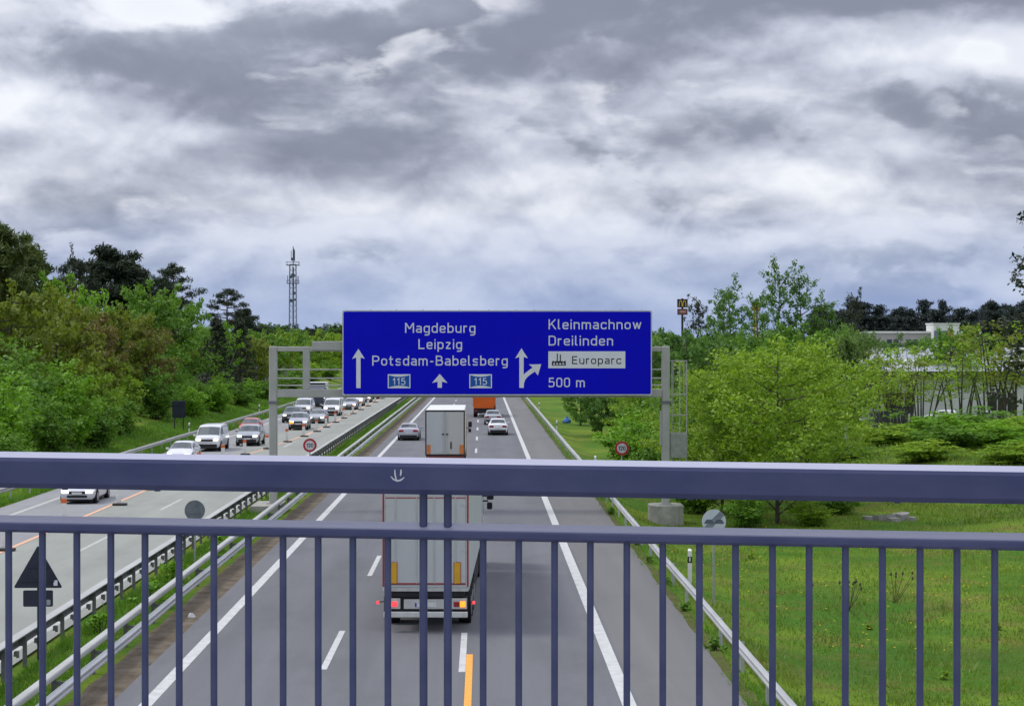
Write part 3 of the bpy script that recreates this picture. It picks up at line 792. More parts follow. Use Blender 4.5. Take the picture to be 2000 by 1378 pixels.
# ------------------------------------------------------------------ vehicles
GLASS = pm('car_glass', (0.018, 0.024, 0.028), .06, var=.1, spec=.7)
GLASSF = pm('car_windscreen', (0.05, 0.065, 0.07), .05, var=.25, scale=1.2, spec=.8)
TYRE = pm('tyre_rubber', (0.013, 0.013, 0.014), .85, var=.15)
RIM = pm('alloy_rim', (0.35, 0.36, 0.37), .35, .7, var=.1)
TRIM = pm('black_plastic', (0.012, 0.012, 0.014), .55, var=.15)
HEAD = pm('headlamp_lit', (0.8, 0.8, 0.8), .2, var=.02, emit=(1.0, .97, .92), estr=3.2)
HEADW = pm('headlamp_lit_warm', (0.8, 0.75, 0.65), .2, var=.02, emit=(1.0, .78, .5), estr=2.6)
HEADO = pm('headlamp_off', (0.42, 0.44, 0.46), .15, var=.1, spec=.7)
INDI = pm('indicator_lit', (0.8, 0.35, 0.05), .3, var=.05, emit=(1.0, .30, .015), estr=1.25)
TAIL = pm('tail_lamp', (0.30, 0.012, 0.018), .25, var=.1, spec=.6)
TAILL = pm('tail_lamp_lit', (0.5, 0.02, 0.03), .3, var=.1, emit=(1.0, .06, .07), estr=1.3)
PLATE = pm('number_plate', (0.60, 0.60, 0.58), .5, var=.12, scale=14)
def paint(name, col, rough=.3, metal=0.0): return pm('paint_' + name, col, rough, metal, var=.04, scale=1.0, coat=.6, spec=.5)
P_WHITE = paint('white', (0.66, 0.67, 0.69)); P_SILVER = paint('silver', (0.36, 0.38, 0.40), .3, .4); P_GREY = paint('grey', (0.13, 0.14, 0.155), .3, .3)
P_RED = paint('red', (0.50, 0.085, 0.075)); P_DARK = paint('dark_blue', (0.012, 0.018, 0.045)); P_LILAC = paint('silver_lilac', (0.40, 0.40, 0.45), .3, .35)
P_BLACK = paint('black', (0.02, 0.021, 0.025)); P_PEARL = paint('pearl', (0.58, 0.59, 0.62), .28, .1)

STN = {   # (y, bottom, shoulder, roof width fraction, top); windscreen starts at index a, roof from b to c, rear glass ends at d
 'hatch': dict(w=.89, a=3, b=4, c=6, d=7, st=[(2.14, .36, .60, .80, .64), (2.04, .24, .68, .86, .76), (1.45, .20, .84, .88, .93), (1.02, .20, .90, .88, 1.00), (.28, .20, .94, .70, 1.42), (-.45, .20, .95, .71, 1.49), (-1.35, .20, .97, .69, 1.44), (-1.92, .22, .96, .80, 1.02), (-2.08, .28, .86, .88, .94), (-2.13, .40, .60, .86, .66)]),
 'saloon': dict(w=.91, a=3, b=4, c=6, d=7, st=[(2.34, .36, .58, .80, .62), (2.24, .24, .66, .86, .74), (1.55, .19, .82, .88, .90), (1.05, .19, .88, .88, .97), (.25, .19, .92, .69, 1.37), (-.40, .19, .93, .70, 1.43), (-1.05, .19, .95, .68, 1.38), (-1.80, .20, .96, .84, 1.04), (-2.26, .26, .88, .88, .98), (-2.36, .38, .62, .86, .70)]),
 'suv': dict(w=.94, a=3, b=4, c=6, d=7, st=[(2.22, .40, .74, .82, .80), (2.13, .30, .84, .88, .93), (1.55, .26, 1.0, .90, 1.07), (1.10, .26, 1.06, .90, 1.14), (.42, .26, 1.10, .74, 1.60), (-.40, .26, 1.11, .75, 1.68), (-1.60, .26, 1.12, .73, 1.62), (-2.05, .28, 1.10, .82, 1.20), (-2.20, .34, .98, .88, 1.06), (-2.25, .46, .74, .86, .80)]),
 'van': dict(w=.99, a=2, b=3, c=6, d=7, st=[(2.55, .42, .78, .84, .86), (2.44, .30, .94, .90, 1.06), (1.90, .27, 1.10, .90, 1.20), (1.05, .27, 1.16, .82, 1.88), (.40, .27, 1.18, .84, 1.98), (-1.20, .27, 1.18, .84, 2.0), (-2.38, .27, 1.18, .84, 1.97), (-2.50, .30, 1.15, .88, 1.25), (-2.53, .34, 1.0, .9, 1.08), (-2.55, .45, .8, .88, .86)]),
}
def car_proto(kind, paint_m, front='on', parts=True):
    D_ = STN[kind]; w_, st = D_['w'], D_['st']
    rings = []
    for (y, zb, zs, xt, zt) in st:
        zm = (zb + zs) / 2 + .06
        half = [(0, zb), (.84 * w_, zb), (.955 * w_, zb + .10), (w_, zm), (.985 * w_, zs), (xt * w_, max(zs + .01, zt - .05)), (xt * w_ * .82, zt), (0, zt + .02)]
        rings.append((y, half))
    # narrow the nose and tail in plan
    n = len(rings)
    for i, k in ((0, .88), (1, .96), (n - 1, .90), (n - 2, .97)):
        y, h = rings[i]; rings[i] = (y, [(p[0] * k, p[1]) for p in h])
    full = lambda h: h + [(-p[0], p[1]) for p in reversed(h[1:7])]
    m = MB(); N = 14
    for y, h in rings: m.v += [(p[0], y, p[1]) for p in full(h)]
    for i in range(n - 1):
        for k in range(N): m.f.append((i * N + k, i * N + (k + 1) % N, (i + 1) * N + (k + 1) % N, (i + 1) * N + k))
    m.f.append(tuple(range(N))); m.f.append(tuple((n - 1) * N + k for k in range(N - 1, -1, -1)))
    t = empty('car' if kind != 'van' else 'van')
    body = m.build('body', paint_m, t, True)
    def pl(i, idx): y, h = rings[i]; F = full(h); return [Vector((F[k][0], y, F[k][1])) for k in idx]
    def samp(P, u):
        u = min(max(u, 0), 1) * (len(P) - 1); i = min(int(u), len(P) - 2); return P[i].lerp(P[i + 1], u - i)
    def patch(name, A, B, mat, s0, s1, u0, u1, off=.010, par=None, nu=6):
        mm = MB()
        ctr = sum((samp(A, .5), samp(B, .5)), Vector()) / 2
        nrm = (samp(A, u1) - samp(A, u0)).cross(samp(B, .5) - samp(A, .5)).normalized()
        if nrm.dot(ctr - Vector((0, 0, .6))) < 0: nrm = -nrm
        for k in range(nu + 1):
            u = u0 + (u1 - u0) * k / nu; a_, b_ = samp(A, u), samp(B, u)
            mm.v += [tuple(a_.lerp(b_, s0) + nrm * off), tuple(a_.lerp(b_, s1) + nrm * off)]
        mm.f = [(2 * k, 2 * k + 1, 2 * k + 3, 2 * k + 2) for k in range(nu)]
        return mm.build(name, mat, par or t)
    top = [5, 6, 7, 8, 9]
    patch('windscreen', pl(D_['a'], top), pl(D_['b'], top), GLASSF, .07, .93, .05, .95)
    if kind != 'van' or True: patch('rear_window', pl(D_['c'], top), pl(D_['d'], top), GLASS, .10, .80, .09, .91)
    a, b_, c_, d_ = D_['a'], D_['b'], D_['c'], D_['d']
    wins = [(b_, b_ + 1), (b_ + 1, c_)] if kind != 'van' else [(b_, b_ + 1)]
    for s in (0, 1):
        idx = [4, 5] if s == 0 else [10, 9]
        for i, j in wins:
            patch('side_window', pl(i, idx), pl(j, idx), GLASS, .05, .93, .12, .86, par=t, nu=2)
        patch('quarter_window', pl(a, idx), pl(b_, idx), GLASS, .45, .97, .12, .84, par=t, nu=2)
    # nose: lamps, grille, bumper intake, plate
    y0 = st[0][0]; zs = st[1][2]; zb = st[0][1]; fw = w_ * .86
    HM = {'on': HEAD, 'warm': HEADW, 'off': HEADO}[front]
    for s in (-1, 1):
        mm = MB(); mm.cbox(s * fw * .78 - .17, s * fw * .78 + .17, y0 - .14, y0 + .02, zs - .10, zs + .045, .02); mm.build('headlamp', HM, t)
    MB().cbox(-fw * .52, fw * .52, y0 - .02, y0 + .035, zs - .14, zs - .0, .01).build('grille', TRIM, t)
    if kind in ('suv', 'van'): MB().cbox(-fw * .90, fw * .90, y0 - .08, y0 + .04, zb - .10, zb + .16, .02).build('bumper_intake', TRIM, t)
    else: MB().cbox(-fw * .66, fw * .66, y0 - .06, y0 + .03, zb - .02, zb + .10, .02).build('bumper_intake', TRIM, t)
    MB().box(-w_ * .85, w_ * .85, st[-1][0] + .3, y0 - .3, st[3][1] - .06, st[3][1] + .04).build('underbody', TRIM, t)
    MB().box(-.26, .26, y0 + .036, y0 + .05, zb + .15, zb + .26).build('number_plate', PLATE, t)
    # tail
    yr = st[-1][0]; zr = st[-2][2]; rw = w_ * .88
    for s in (-1, 1):
        mm = MB(); mm.cbox(s * rw * .76 - .20, s * rw * .76 + .20, yr - .02, yr + .14, zr - .13, zr + .05, .02); mm.build('tail_lamp', TAIL, t)
    MB().cbox(-rw * .92, rw * .92, yr - .03, yr + .10, st[-1][1] - .18, st[-1][1] + .10, .02).build('rear_bumper', TRIM, t)
    MB().box(-.26, .26, yr - .022, yr - .005, zr - .28, zr - .17).build('number_plate', PLATE, t)
    # mirrors
    ym = st[a][0] - .25; zm = st[a][2] + .10
    for s in (-1, 1):
        mm = MB(); mm.cbox(s * (w_ + .10) - .10, s * (w_ + .10) + .10, ym - .05, ym + .06, zm - .06, zm + .09, .025); mm.build('mirror', paint_m, t)
    # wheels
    wr = .33 if kind in ('hatch', 'saloon') else .37
    for yy in (st[1][0] - .62, st[-2][0] + .62):
        for s in (-1, 1):
            MB().disc((s * (w_ - .028), yy, wr + .03), wr + .055, 'x', .07, 22).build('wheel_arch', TRIM, t)
            wl = MB().disc((s * (w_ - .10), yy, wr), wr, 'x', .235, 24).build('wheel', TYRE, t, True)
            MB().disc((s * (w_ + .02), yy, wr), wr * .66, 'x', .014, 16).build('rim', RIM, wl)
    return t
protos = {}
def car(kind, pnt, x, y, heading, label, front='on', group=None, name=None, rz=0.0):
    key = (kind, pnt.name, front)
    if key not in protos: protos[key] = o = car_proto(kind, pnt, front)
    else: o = copy_tree(protos[key])
    o.location = (x, y, 0 if -24.3 < x < 6 else gz(x, y)); o.rotation_euler.z = (0 if heading > 0 else PI) + rz
    if name: o.name = name
    tag(o, label, 'van' if kind == 'van' else 'car', group)
    return o
q = 'queue of oncoming cars beside the road works'
# right carriageway, driving away
car('saloon', P_LILAC, -6.4, 153.6, 1, 'silver lilac saloon with red tail lights alone in the left lane', 'off')
car('hatch', P_WHITE, 1.38, 162.2, 1, 'white hatchback driving in the right lane behind a grey car', 'off')
car('hatch', P_SILVER, 1.05, 183.5, 1, 'silver grey car between the orange truck and the white hatchback', 'off')
# left carriageway, oncoming
car('saloon', P_PEARL, -20.9, 93.0, -1, 'white saloon with lit headlamps alone behind the nearest beacons', rz=R(2))
car('hatch', P_WHITE, -20.9, 123.3, -1, 'white hatchback just in front of the white van')
car('van', P_WHITE, -21.2, 138.2, -1, 'white van with warm headlamps behind a white hatchback', 'warm')
car('suv', P_SILVER, -19.1, 145.2, -1, 'silver off roader with black front in front of a red car')
car('hatch', P_RED, -21.4, 163.0, -1, 'pale red car behind the silver off roader', 'off')
car('suv', P_LILAC, -17.9, 172.5, -1, 'silver off roader with one orange indicator lit, near the gantry post', rz=R(2))
m = MB(); m.cbox(.48, .86, 2.06, 2.26, .62, .86, .03); ii = m.build('indicator_lamp', INDI, protos[('suv', P_LILAC.name, 'on')])
car('suv', P_GREY, -20.3, 188.5, -1, 'dark grey off roader with bright lamp behind the gantry post')
car('van', P_PEARL, -21.0, 208.0, -1, 'white van half hidden between a grey off roader and a dark truck', 'warm')
car('saloon', P_SILVER, -17.45, 187.0, -1, 'silver saloon in front of a tall white van')
car('van', P_WHITE, -17.6, 207.5, -1, 'tall white van behind a silver saloon', 'on')
car('hatch', P_LILAC, -17.0, 226.5, -1, 'lilac silver hatchback in the distant queue', q and 'on')
car('suv', P_WHITE, -17.1, 240.0, -1, 'white off roader in the distant queue below the sign')
car('hatch', P_SILVER, -17.0, 256.0, -1, 'silver hatchback in the distant queue below the sign')
car('saloon', P_BLACK, -16.9, 272.0, -1, 'black saloon with bright lamps at the far end of the queue')
car('hatch', P_PEARL, -20.6, 250.0, -1, 'pearl white hatchback in the outer lane of the distant queue')
car('suv', P_BLACK, -20.4, 275.0, -1, 'black off roader in the outer lane of the distant queue')
car('saloon', P_LILAC, -16.9, 296.0, -1, 'lilac saloon behind the sign edge at the end of the queue')
def wheel_set(t, x, y, r, wd):
    for s in (-1, 1):
        wl = MB().disc((s * x, y, r), r, 'x', wd, 26).build('wheel', TYRE, t, True)
        MB().disc((s * (x + wd / 2 + .004), y, r), r * .58, 'x', .012, 18).build('rim', RIM, wl)

def cab(t, y0, w, h, paint_m, z0=.55):
    """lorry cab from y0 forward, with windscreen, side windows, mirrors"""
    sec = [(y0, z0), (y0, h), (y0 + .9, h + .02), (y0 + 1.75, h - .55), (y0 + 2.02, 1.75), (y0 + 2.10, .9), (y0 + 2.05, z0 - .15)]
    c = MB().prism([(p[0], p[1]) for p in sec], 'x', -w, w).build('cab', paint_m, t)
    MB().box(-w * .9, w * .9, y0 + 1.80, y0 + 2.06, 1.9, h - .75).build('windscreen', GLASSF, c)
    for s in (-1, 1):
        MB().box(s * w - .006, s * w + .006, y0 + .75, y0 + 1.6, 1.9, h - .85).build('side_window', GLASS, c)
        mm = MB(); mm.cbox(s * (w + .24) - .13, s * (w + .24) + .13, y0 + 1.72, y0 + 1.86, 2.38, 2.78, .03)
        mm.cbox(s * (w + .22) - .10, s * (w + .22) + .10, y0 + 1.72, y0 + 1.86, 2.02, 2.28, .03)
        mm.box(min(s * w, s * (w + .16)), max(s * w, s * (w + .16)), y0 + 1.77, y0 + 1.81, 2.30, 2.36); mm.build('mirror', TRIM, t)
    MB().cbox(-w, w, y0 + 2.0, y0 + 2.16, .35, .85, .03).build('front_bumper', TRIM, t)
    return c

# --- articulated lorry close to the bridge, indicating right
LW = pm('trailer_white', (0.44, 0.47, 0.46), .5, var=.06, scale=.9, col2=(0.50, 0.52, 0.51), stretch=(1, 1, .3))
LRED = pm('contour_tape_red', (0.30, 0.035, 0.04), .5, var=.2, scale=5)
LYEL = pm('marker_board_yellow', (0.62, 0.34, 0.02), .5, var=.08)
LDK = pm('chassis_black', (0.014, 0.014, 0.016), .7, var=.25, scale=5)
LPL = pm('underrun_bar_grey', (0.55, 0.56, 0.53), .55, .1, var=.1, scale=5)
PANEL = pm('rear_panel_grey', (0.46, 0.47, 0.45), .55, var=.12, scale=5)
lo = tag(empty('lorry', (-1.62, 49.9, 0), R(-1.5)), 'grey white articulated lorry with red edging and right indicator lit', 'lorry')
W2 = 1.225
MB().cbox(-W2, W2, 0.05, 13.6, 1.15, 3.98, .03).build('trailer_box', LW, lo)
# rear doors with frame, hinges, locking bars
fr = MB(); fr.box(-W2, -W2 + .09, -.03, .05, 1.28, 3.98); fr.box(W2 - .09, W2, -.03, .05, 1.28, 3.98); fr.box(-W2 + .09, W2 - .09, -.03, .05, 3.87, 3.98); fr.box(-W2 + .09, W2 - .09, -.03, .05, 1.28, 1.35)
fr.build('door_frame', LW, lo)
for s in (-1, 1):
    d = MB().cbox(min(s * .008, s * 1.13), max(s * .008, s * 1.13), -.045, .045, 1.36, 3.86, .008).build('rear_door', LW, lo)
    for xx in (.25, .85):
        mm = MB(); mm.tube([(s * xx, -.06, 1.38), (s * xx, -.06, 3.84)], .012, 6); mm.build('lock_bar', PANEL, d)
    for zz in (1.6, 2.3, 3.0, 3.6):
        MB().box(min(s * 1.0, s * 1.16), max(s * 1.0, s * 1.16), -.055, -.0455, zz, zz + .05).build('hinge', PANEL, d)
    x0, x1 = sorted((s * (W2 - .005), s * (W2 - .055)))
    MB().box(x0, x1, -.036, -.0305, 1.30, 3.96).build('contour_tape', LRED, lo)
    MB().box(s * .90 - .085, s * .90 + .085, -.075, -.064, 1.40, 1.98).build('marker_board', LYEL, lo)
    MB().box(s * .90 - .10, s * .90 + .10, -.064, -.055, 1.385, 1.995).build('marker_frame', LRED, lo)
MB().box(-1.13, 1.13, -.052, -.046, 1.365, 1.405).build('contour_tape', LRED, lo)
MB().box(-1.13, 1.13, -.052, -.046, 3.80, 3.83).build('contour_tape', LRED, lo)
MB().cbox(-1.2, 1.2, -.02, .25, 1.16, 1.275, .01).build('sill', PANEL, lo)
MB().cbox(-1.1, 1.1, .02, .3, 1.0, 1.155, .01).build('cross_member', LDK, lo)
MB().cbox(-1.19, 1.19, .08, .3, .55, 1.0, .01).build('chassis_rear', LDK, lo)
for s in (-1, 1):
    x0, x1 = sorted((s * .72, s * 1.17))
    lp = MB().cbox(x0, x1, -.0, .08, .66, .96, .01).build('lamp_panel', PANEL, lo)
    x0, x1 = sorted((s * .80, s * .97))
    MB().cbox(x0, x1, -.03, .0, .73, .87, .01).build('tail_lamp', TAILL if s < 0 else TAIL, lp)
    x0, x1 = sorted((s * .97, s * 1.13))
    MB().cbox(x0, x1, -.03, .0, .72, .88, .01).build('indicator_lamp', INDI if s > 0 else TAILL, lp)
    MB().tube([(s * 1.2, .1, .86), (s * 1.38, .06, .84)], .018, 6).build('marker_stalk', LDK, lo)
    MB().tube([(s * 1.36, .0, .84), (s * 1.36, .1, .84)], .045, 10).build('side_marker_lamp', TAILL, lo)
npl = MB().cbox(-.62, .62, .01, .08, .66, .93, .01).build('plate_panel', PANEL, lo)
MB().box(-.30, .30, -.004, .009, .72, .84).build('number_plate', PLATE, npl)
MB().box(-.30, -.255, -.008, -.0045, .722, .838).build('country_band', pm('plate_blue', (.01, .04, .3), .5), npl)
MB().cbox(-1.19, 1.19, -.04, .10, .42, .58, .02).build('underrun_bar', LPL, lo)
for yy in (1.9, 3.2, 4.5): wheel_set(lo, 1.05, yy, .5, .36)
MB().box(-.5, .5, .3, 12.5, .75, 1.12).build('chassis', LDK, lo)
for s in (-1, 1):
    x0, x1 = sorted((s * 1.18, s * 1.21)); MB().box(x0, x1, 5.3, 10.0, .45, 1.0).build('side_guard', LDK, lo)
P_CAB = paint('lorry_cab_white', (0.55, 0.55, 0.56))
cab(lo, 14.1, 1.24, 3.75, P_CAB)
wheel_set(lo, 1.05, 15.3, .5, .34); wheel_set(lo, 1.05, 12.3, .5, .4)

# --- box lorry with closed doors further on
bx = tag(empty('lorry', (-2.42, 113.0, 0)), 'white box lorry with dark framed rear doors and orange corner boards', 'lorry')
BXW = pm('box_white', (0.66, 0.67, 0.64), .5, var=.05, scale=.7)
BXD = pm('box_door_grey', (0.46, 0.48, 0.48), .55, var=.07, scale=.8, col2=(0.53, 0.55, 0.54), stretch=(1, 1, .3))
BXD2 = pm('box_door_cream', (0.47, 0.46, 0.43), .55, var=.07, scale=.8, col2=(0.53, 0.52, 0.48), stretch=(1, 1, .3))
ORB = pm('corner_board_orange', (0.66, 0.20, 0.05), .5, var=.08)
H = 4.02
MB().cbox(-1.25, 1.25, .04, 9.6, 1.05, H, .03).build('box_body', BXW, bx)
fr = MB(); fr.box(-1.27, -1.20, -.03, .04, 1.1, H - .02); fr.box(1.20, 1.27, -.03, .04, 1.1, H - .02); fr.box(-1.20, 1.20, -.03, .04, H - .12, H - .02); fr.box(-1.20, 1.20, -.03, .04, 1.1, 1.17)
fr.build('door_frame', TRIM, bx)
for s, mm_ in ((-1, BXD), (1, BXD2)):
    d = MB().cbox(min(s * .02, s * 1.19), max(s * .02, s * 1.19), -.04, .04, 1.18, H - .13, .008).build('rear_door', mm_, bx)
    MB().tube([(s * .13, -.055, 1.2), (s * .13, -.055, H - .15)], .018, 6).build('lock_bar', PANEL, d)
    MB().box(s * .13 - .07, s * .13 + .07, -.08, -.041, 2.42, 2.50).build('lock_handle', TRIM, d)
    x0, x1 = sorted((s * .93, s * 1.17)); MB().box(x0, x1, -.058, -.046, 1.2, 1.78).build('marker_board', ORB, d)
    MB().box(s * .30 - .14, s * .30 + .14, -.05, -.0405, 1.22, 1.38).build('kick_plate', PANEL, d)
MB().box(.34, .42, -.07, -.0405, 1.52, 1.98).build('door_handle', TRIM, bx)
MB().cbox(-1.22, 1.22, -.02, .2, .92, 1.09, .02).build('sill', pm('sill_red', (.16, .04, .03), .6, var=.2), bx)
MB().cbox(-1.2, 1.2, .02, .3, .45, .915, .02).build('rear_bumper', LDK, bx)
for s in (-1, 1): MB().cbox(s * .95 - .16, s * .95 + .16, -.02, .018, .62, .76, .01).build('tail_lamp', TAIL, bx)
MB().box(-.5, .5, .3, 9.4, .6, 1.045).build('chassis', LDK, bx)
wheel_set(bx, 1.05, 2.3, .48, .4); wheel_set(bx, 1.08, 10.9, .48, .3)
cab(bx, 9.8, 1.28, 3.1, paint('cab_orange_yellow', (0.62, 0.30, 0.03)))

# --- orange tipper in the distance
tp = tag(empty('tipper_lorry', (.13, 200.5, 0), R(-1.0)), 'orange tipper lorry ahead of the silver grey car', 'lorry')
TOR = pm('tipper_orange', (0.70, 0.13, 0.012), .5, var=.1, scale=1.4)
MB().prism([(-1.12, 1.05), (1.12, 1.05), (1.25, 1.35), (1.25, 2.9), (-1.25, 2.9), (-1.25, 1.35)], 'y', 0, 6.0).build('tipper_body', TOR, tp)
for x in (-1.2, -.4, .4, 1.2): MB().box(x - .05, x + .05, -.06, -.001, 1.3, 2.86).build('rib', TOR, tp)
MB().box(-1.25, 1.25, -.07, -.002, 2.9, 3.0).build('top_rail', TOR, tp)
MB().cbox(-1.15, 1.15, .05, .3, .45, 1.0, .02).build('rear_bumper', LDK, tp)
for s in (-1, 1): MB().cbox(s * .9 - .18, s * .9 + .18, .01, .049, .7, .86, .01).build('tail_lamp', TAIL, tp)
MB().box(-.5, .5, .3, 6.5, .6, 1.04).build('chassis', LDK, tp)
for yy in (1.2, 2.6): wheel_set(tp, 1.0, yy, .5, .4)
wheel_set(tp, 1.02, 7.8, .5, .32)
cab(tp, 6.3, 1.26, 3.2, paint('tipper_cab', (0.10, 0.02, 0.012)))

# --- dark truck in the oncoming queue, facing the bridge
dt = tag(empty('box_truck', (-21.4, 224.0, 0), PI), 'dark blue fronted truck with pale roof in the oncoming queue', 'truck')
MB().cbox(-1.22, 1.22, -6.5, -2.3, 1.0, 3.45, .03).build('box_body', BXW, dt)
MB().cbox(-1.20, 1.20, -2.3, -2.25, 1.0, 3.42, .01).build('front_wall', P_DARK, dt)
MB().box(-.5, .5, -6.3, -.4, .6, .99).build('chassis', LDK, dt)
cab(dt, -2.2, 1.18, 3.05, P_DARK)
wheel_set(dt, 1.0, -5.0, .46, .4); wheel_set(dt, 1.0, -1.0, .46, .3)
for s in (-1, 1): MB().cbox(s * .85 - .16, s * .85 + .16, -.06, .0, .62, .80, .01).build('headlamp', HEADO, dt)
# ------------------------------------------------------------------ foliage
def leaf_mat(name, c1, c2, trans=.35, hue=.12):
    m = bpy.data.materials.new(name); m.use_nodes = True; MATS[name] = m
    t = NT(m.node_tree); m.node_tree.nodes.clear()
    at = t.n('ShaderNodeAttribute'); at.attribute_name = 'tint'
    oi = t.n('ShaderNodeObjectInfo')
    f = t.m('ADD', t.m('MULTIPLY', at.outputs['Fac'], .75), t.m('MULTIPLY', oi.outputs['Random'], .25))
    col = t.mix(f, c1, c2)
    d = t.n('ShaderNodeBsdfDiffuse'); tr = t.n('ShaderNodeBsdfTranslucent'); mx = t.n('ShaderNodeMixShader'); gl = t.n('ShaderNodeBsdfGlossy'); mx2 = t.n('ShaderNodeMixShader')
    t.link(col, d.inputs[0]); t.link(t.mix(.5, col, tuple(min(1, c * 1.5) for c in c2)), tr.inputs[0])
    mx.inputs[0].default_value = trans; t.link(d.outputs[0], mx.inputs[1]); t.link(tr.outputs[0], mx.inputs[2])
    gl.inputs['Roughness'].default_value = .55; gl.inputs[0].default_value = (1, 1, 1, 1)
    mx2.inputs[0].default_value = .03; t.link(mx.outputs[0], mx2.inputs[1]); t.link(gl.outputs[0], mx2.inputs[2])
    o = t.n('ShaderNodeOutputMaterial'); t.link(mx2.outputs[0], o.inputs[0])
    return m
L_FRESH = leaf_mat('leaf_fresh', (0.113, 0.243, 0.009), (0.292, 0.432, 0.022))
L_GREEN = leaf_mat('leaf_green', (0.072, 0.187, 0.013), (0.165, 0.314, 0.022))
L_BRIGHT = leaf_mat('leaf_bright', (0.100, 0.250, 0.008), (0.205, 0.400, 0.014))
L_OLIVE = leaf_mat('leaf_olive', (0.110, 0.160, 0.010), (0.215, 0.265, 0.018))
L_BROWN = leaf_mat('leaf_bronze', (0.105, 0.075, 0.022), (0.190, 0.165, 0.028))
L_MID = leaf_mat('leaf_mid', (0.056, 0.151, 0.020), (0.118, 0.235, 0.031))
L_WILLOW = leaf_mat('leaf_willow', (0.075, 0.150, 0.028), (0.145, 0.230, 0.044))
L_DARK = leaf_mat('leaf_dark', (0.022, 0.034, 0.018), (0.042, 0.058, 0.024), .2)
L_PINE = leaf_mat('needle_dark', (0.014, 0.028, 0.015), (0.040, 0.058, 0.022), .1)
L_PINEO = leaf_mat('needle_olive', (0.034, 0.060, 0.014), (0.110, 0.150, 0.022), .2)
L_PINEF = leaf_mat('needle_far', (0.022, 0.034, 0.036), (0.042, 0.058, 0.050), .1)
BARK = pm('bark_dark', (0.045, 0.040, 0.030), .9, var=.3, scale=3, col2=(0.085, 0.075, 0.055), bump=.5)
BARKP = pm('bark_pine', (0.085, 0.050, 0.032), .9, var=.3, scale=2, col2=(0.13, 0.085, 0.055), bump=.5)
BARKB = pm('bark_birch', (0.42, 0.42, 0.38), .8, scale=3.5, col2=(0.60, 0.60, 0.56), stretch=(1, 1, 3))

def scatter_leaves(rng, centres, radii, per, size, flat=1.0, updir=.5, aspect=.55):
    """leaf quads spread round the cluster centres; returns V, Q, tint"""
    K = len(centres); N = K * per
    c = np.repeat(np.asarray(centres), per, axis=0); r = np.repeat(np.asarray(radii), per)
    d = rng.normal(size=(N, 3)); d /= np.linalg.norm(d, axis=1)[:, None]
    rad = rng.random(N) ** .5
    off = d * (r * rad)[:, None]; off[:, 2] *= flat
    p = c + off
    nrm = rng.normal(size=(N, 3)); nrm[:, 2] += updir * 2.2; nrm += d * .7
    nrm /= np.linalg.norm(nrm, axis=1)[:, None]
    a = np.cross(nrm, rng.normal(size=(N, 3))); a /= np.linalg.norm(a, axis=1)[:, None]
    b = np.cross(nrm, a)
    s = size * (.6 + .8 * rng.random(N))[:, None]
    V = np.stack([p - a * s, p - b * s * aspect, p + a * s, p + b * s * aspect], axis=1).reshape(-1, 3)
    Q = np.arange(N * 4).reshape(-1, 4)
    ct = np.repeat(rng.random(K), per)
    t = np.clip(.55 * ct + .45 * rng.random(N), 0, 1)
    return V, Q, np.repeat(t, 4)

def bez(a, b, c, n=4):
    return [a * (1 - t) ** 2 + b * 2 * t * (1 - t) + c * t * t for t in [k / n for k in range(n + 1)]]

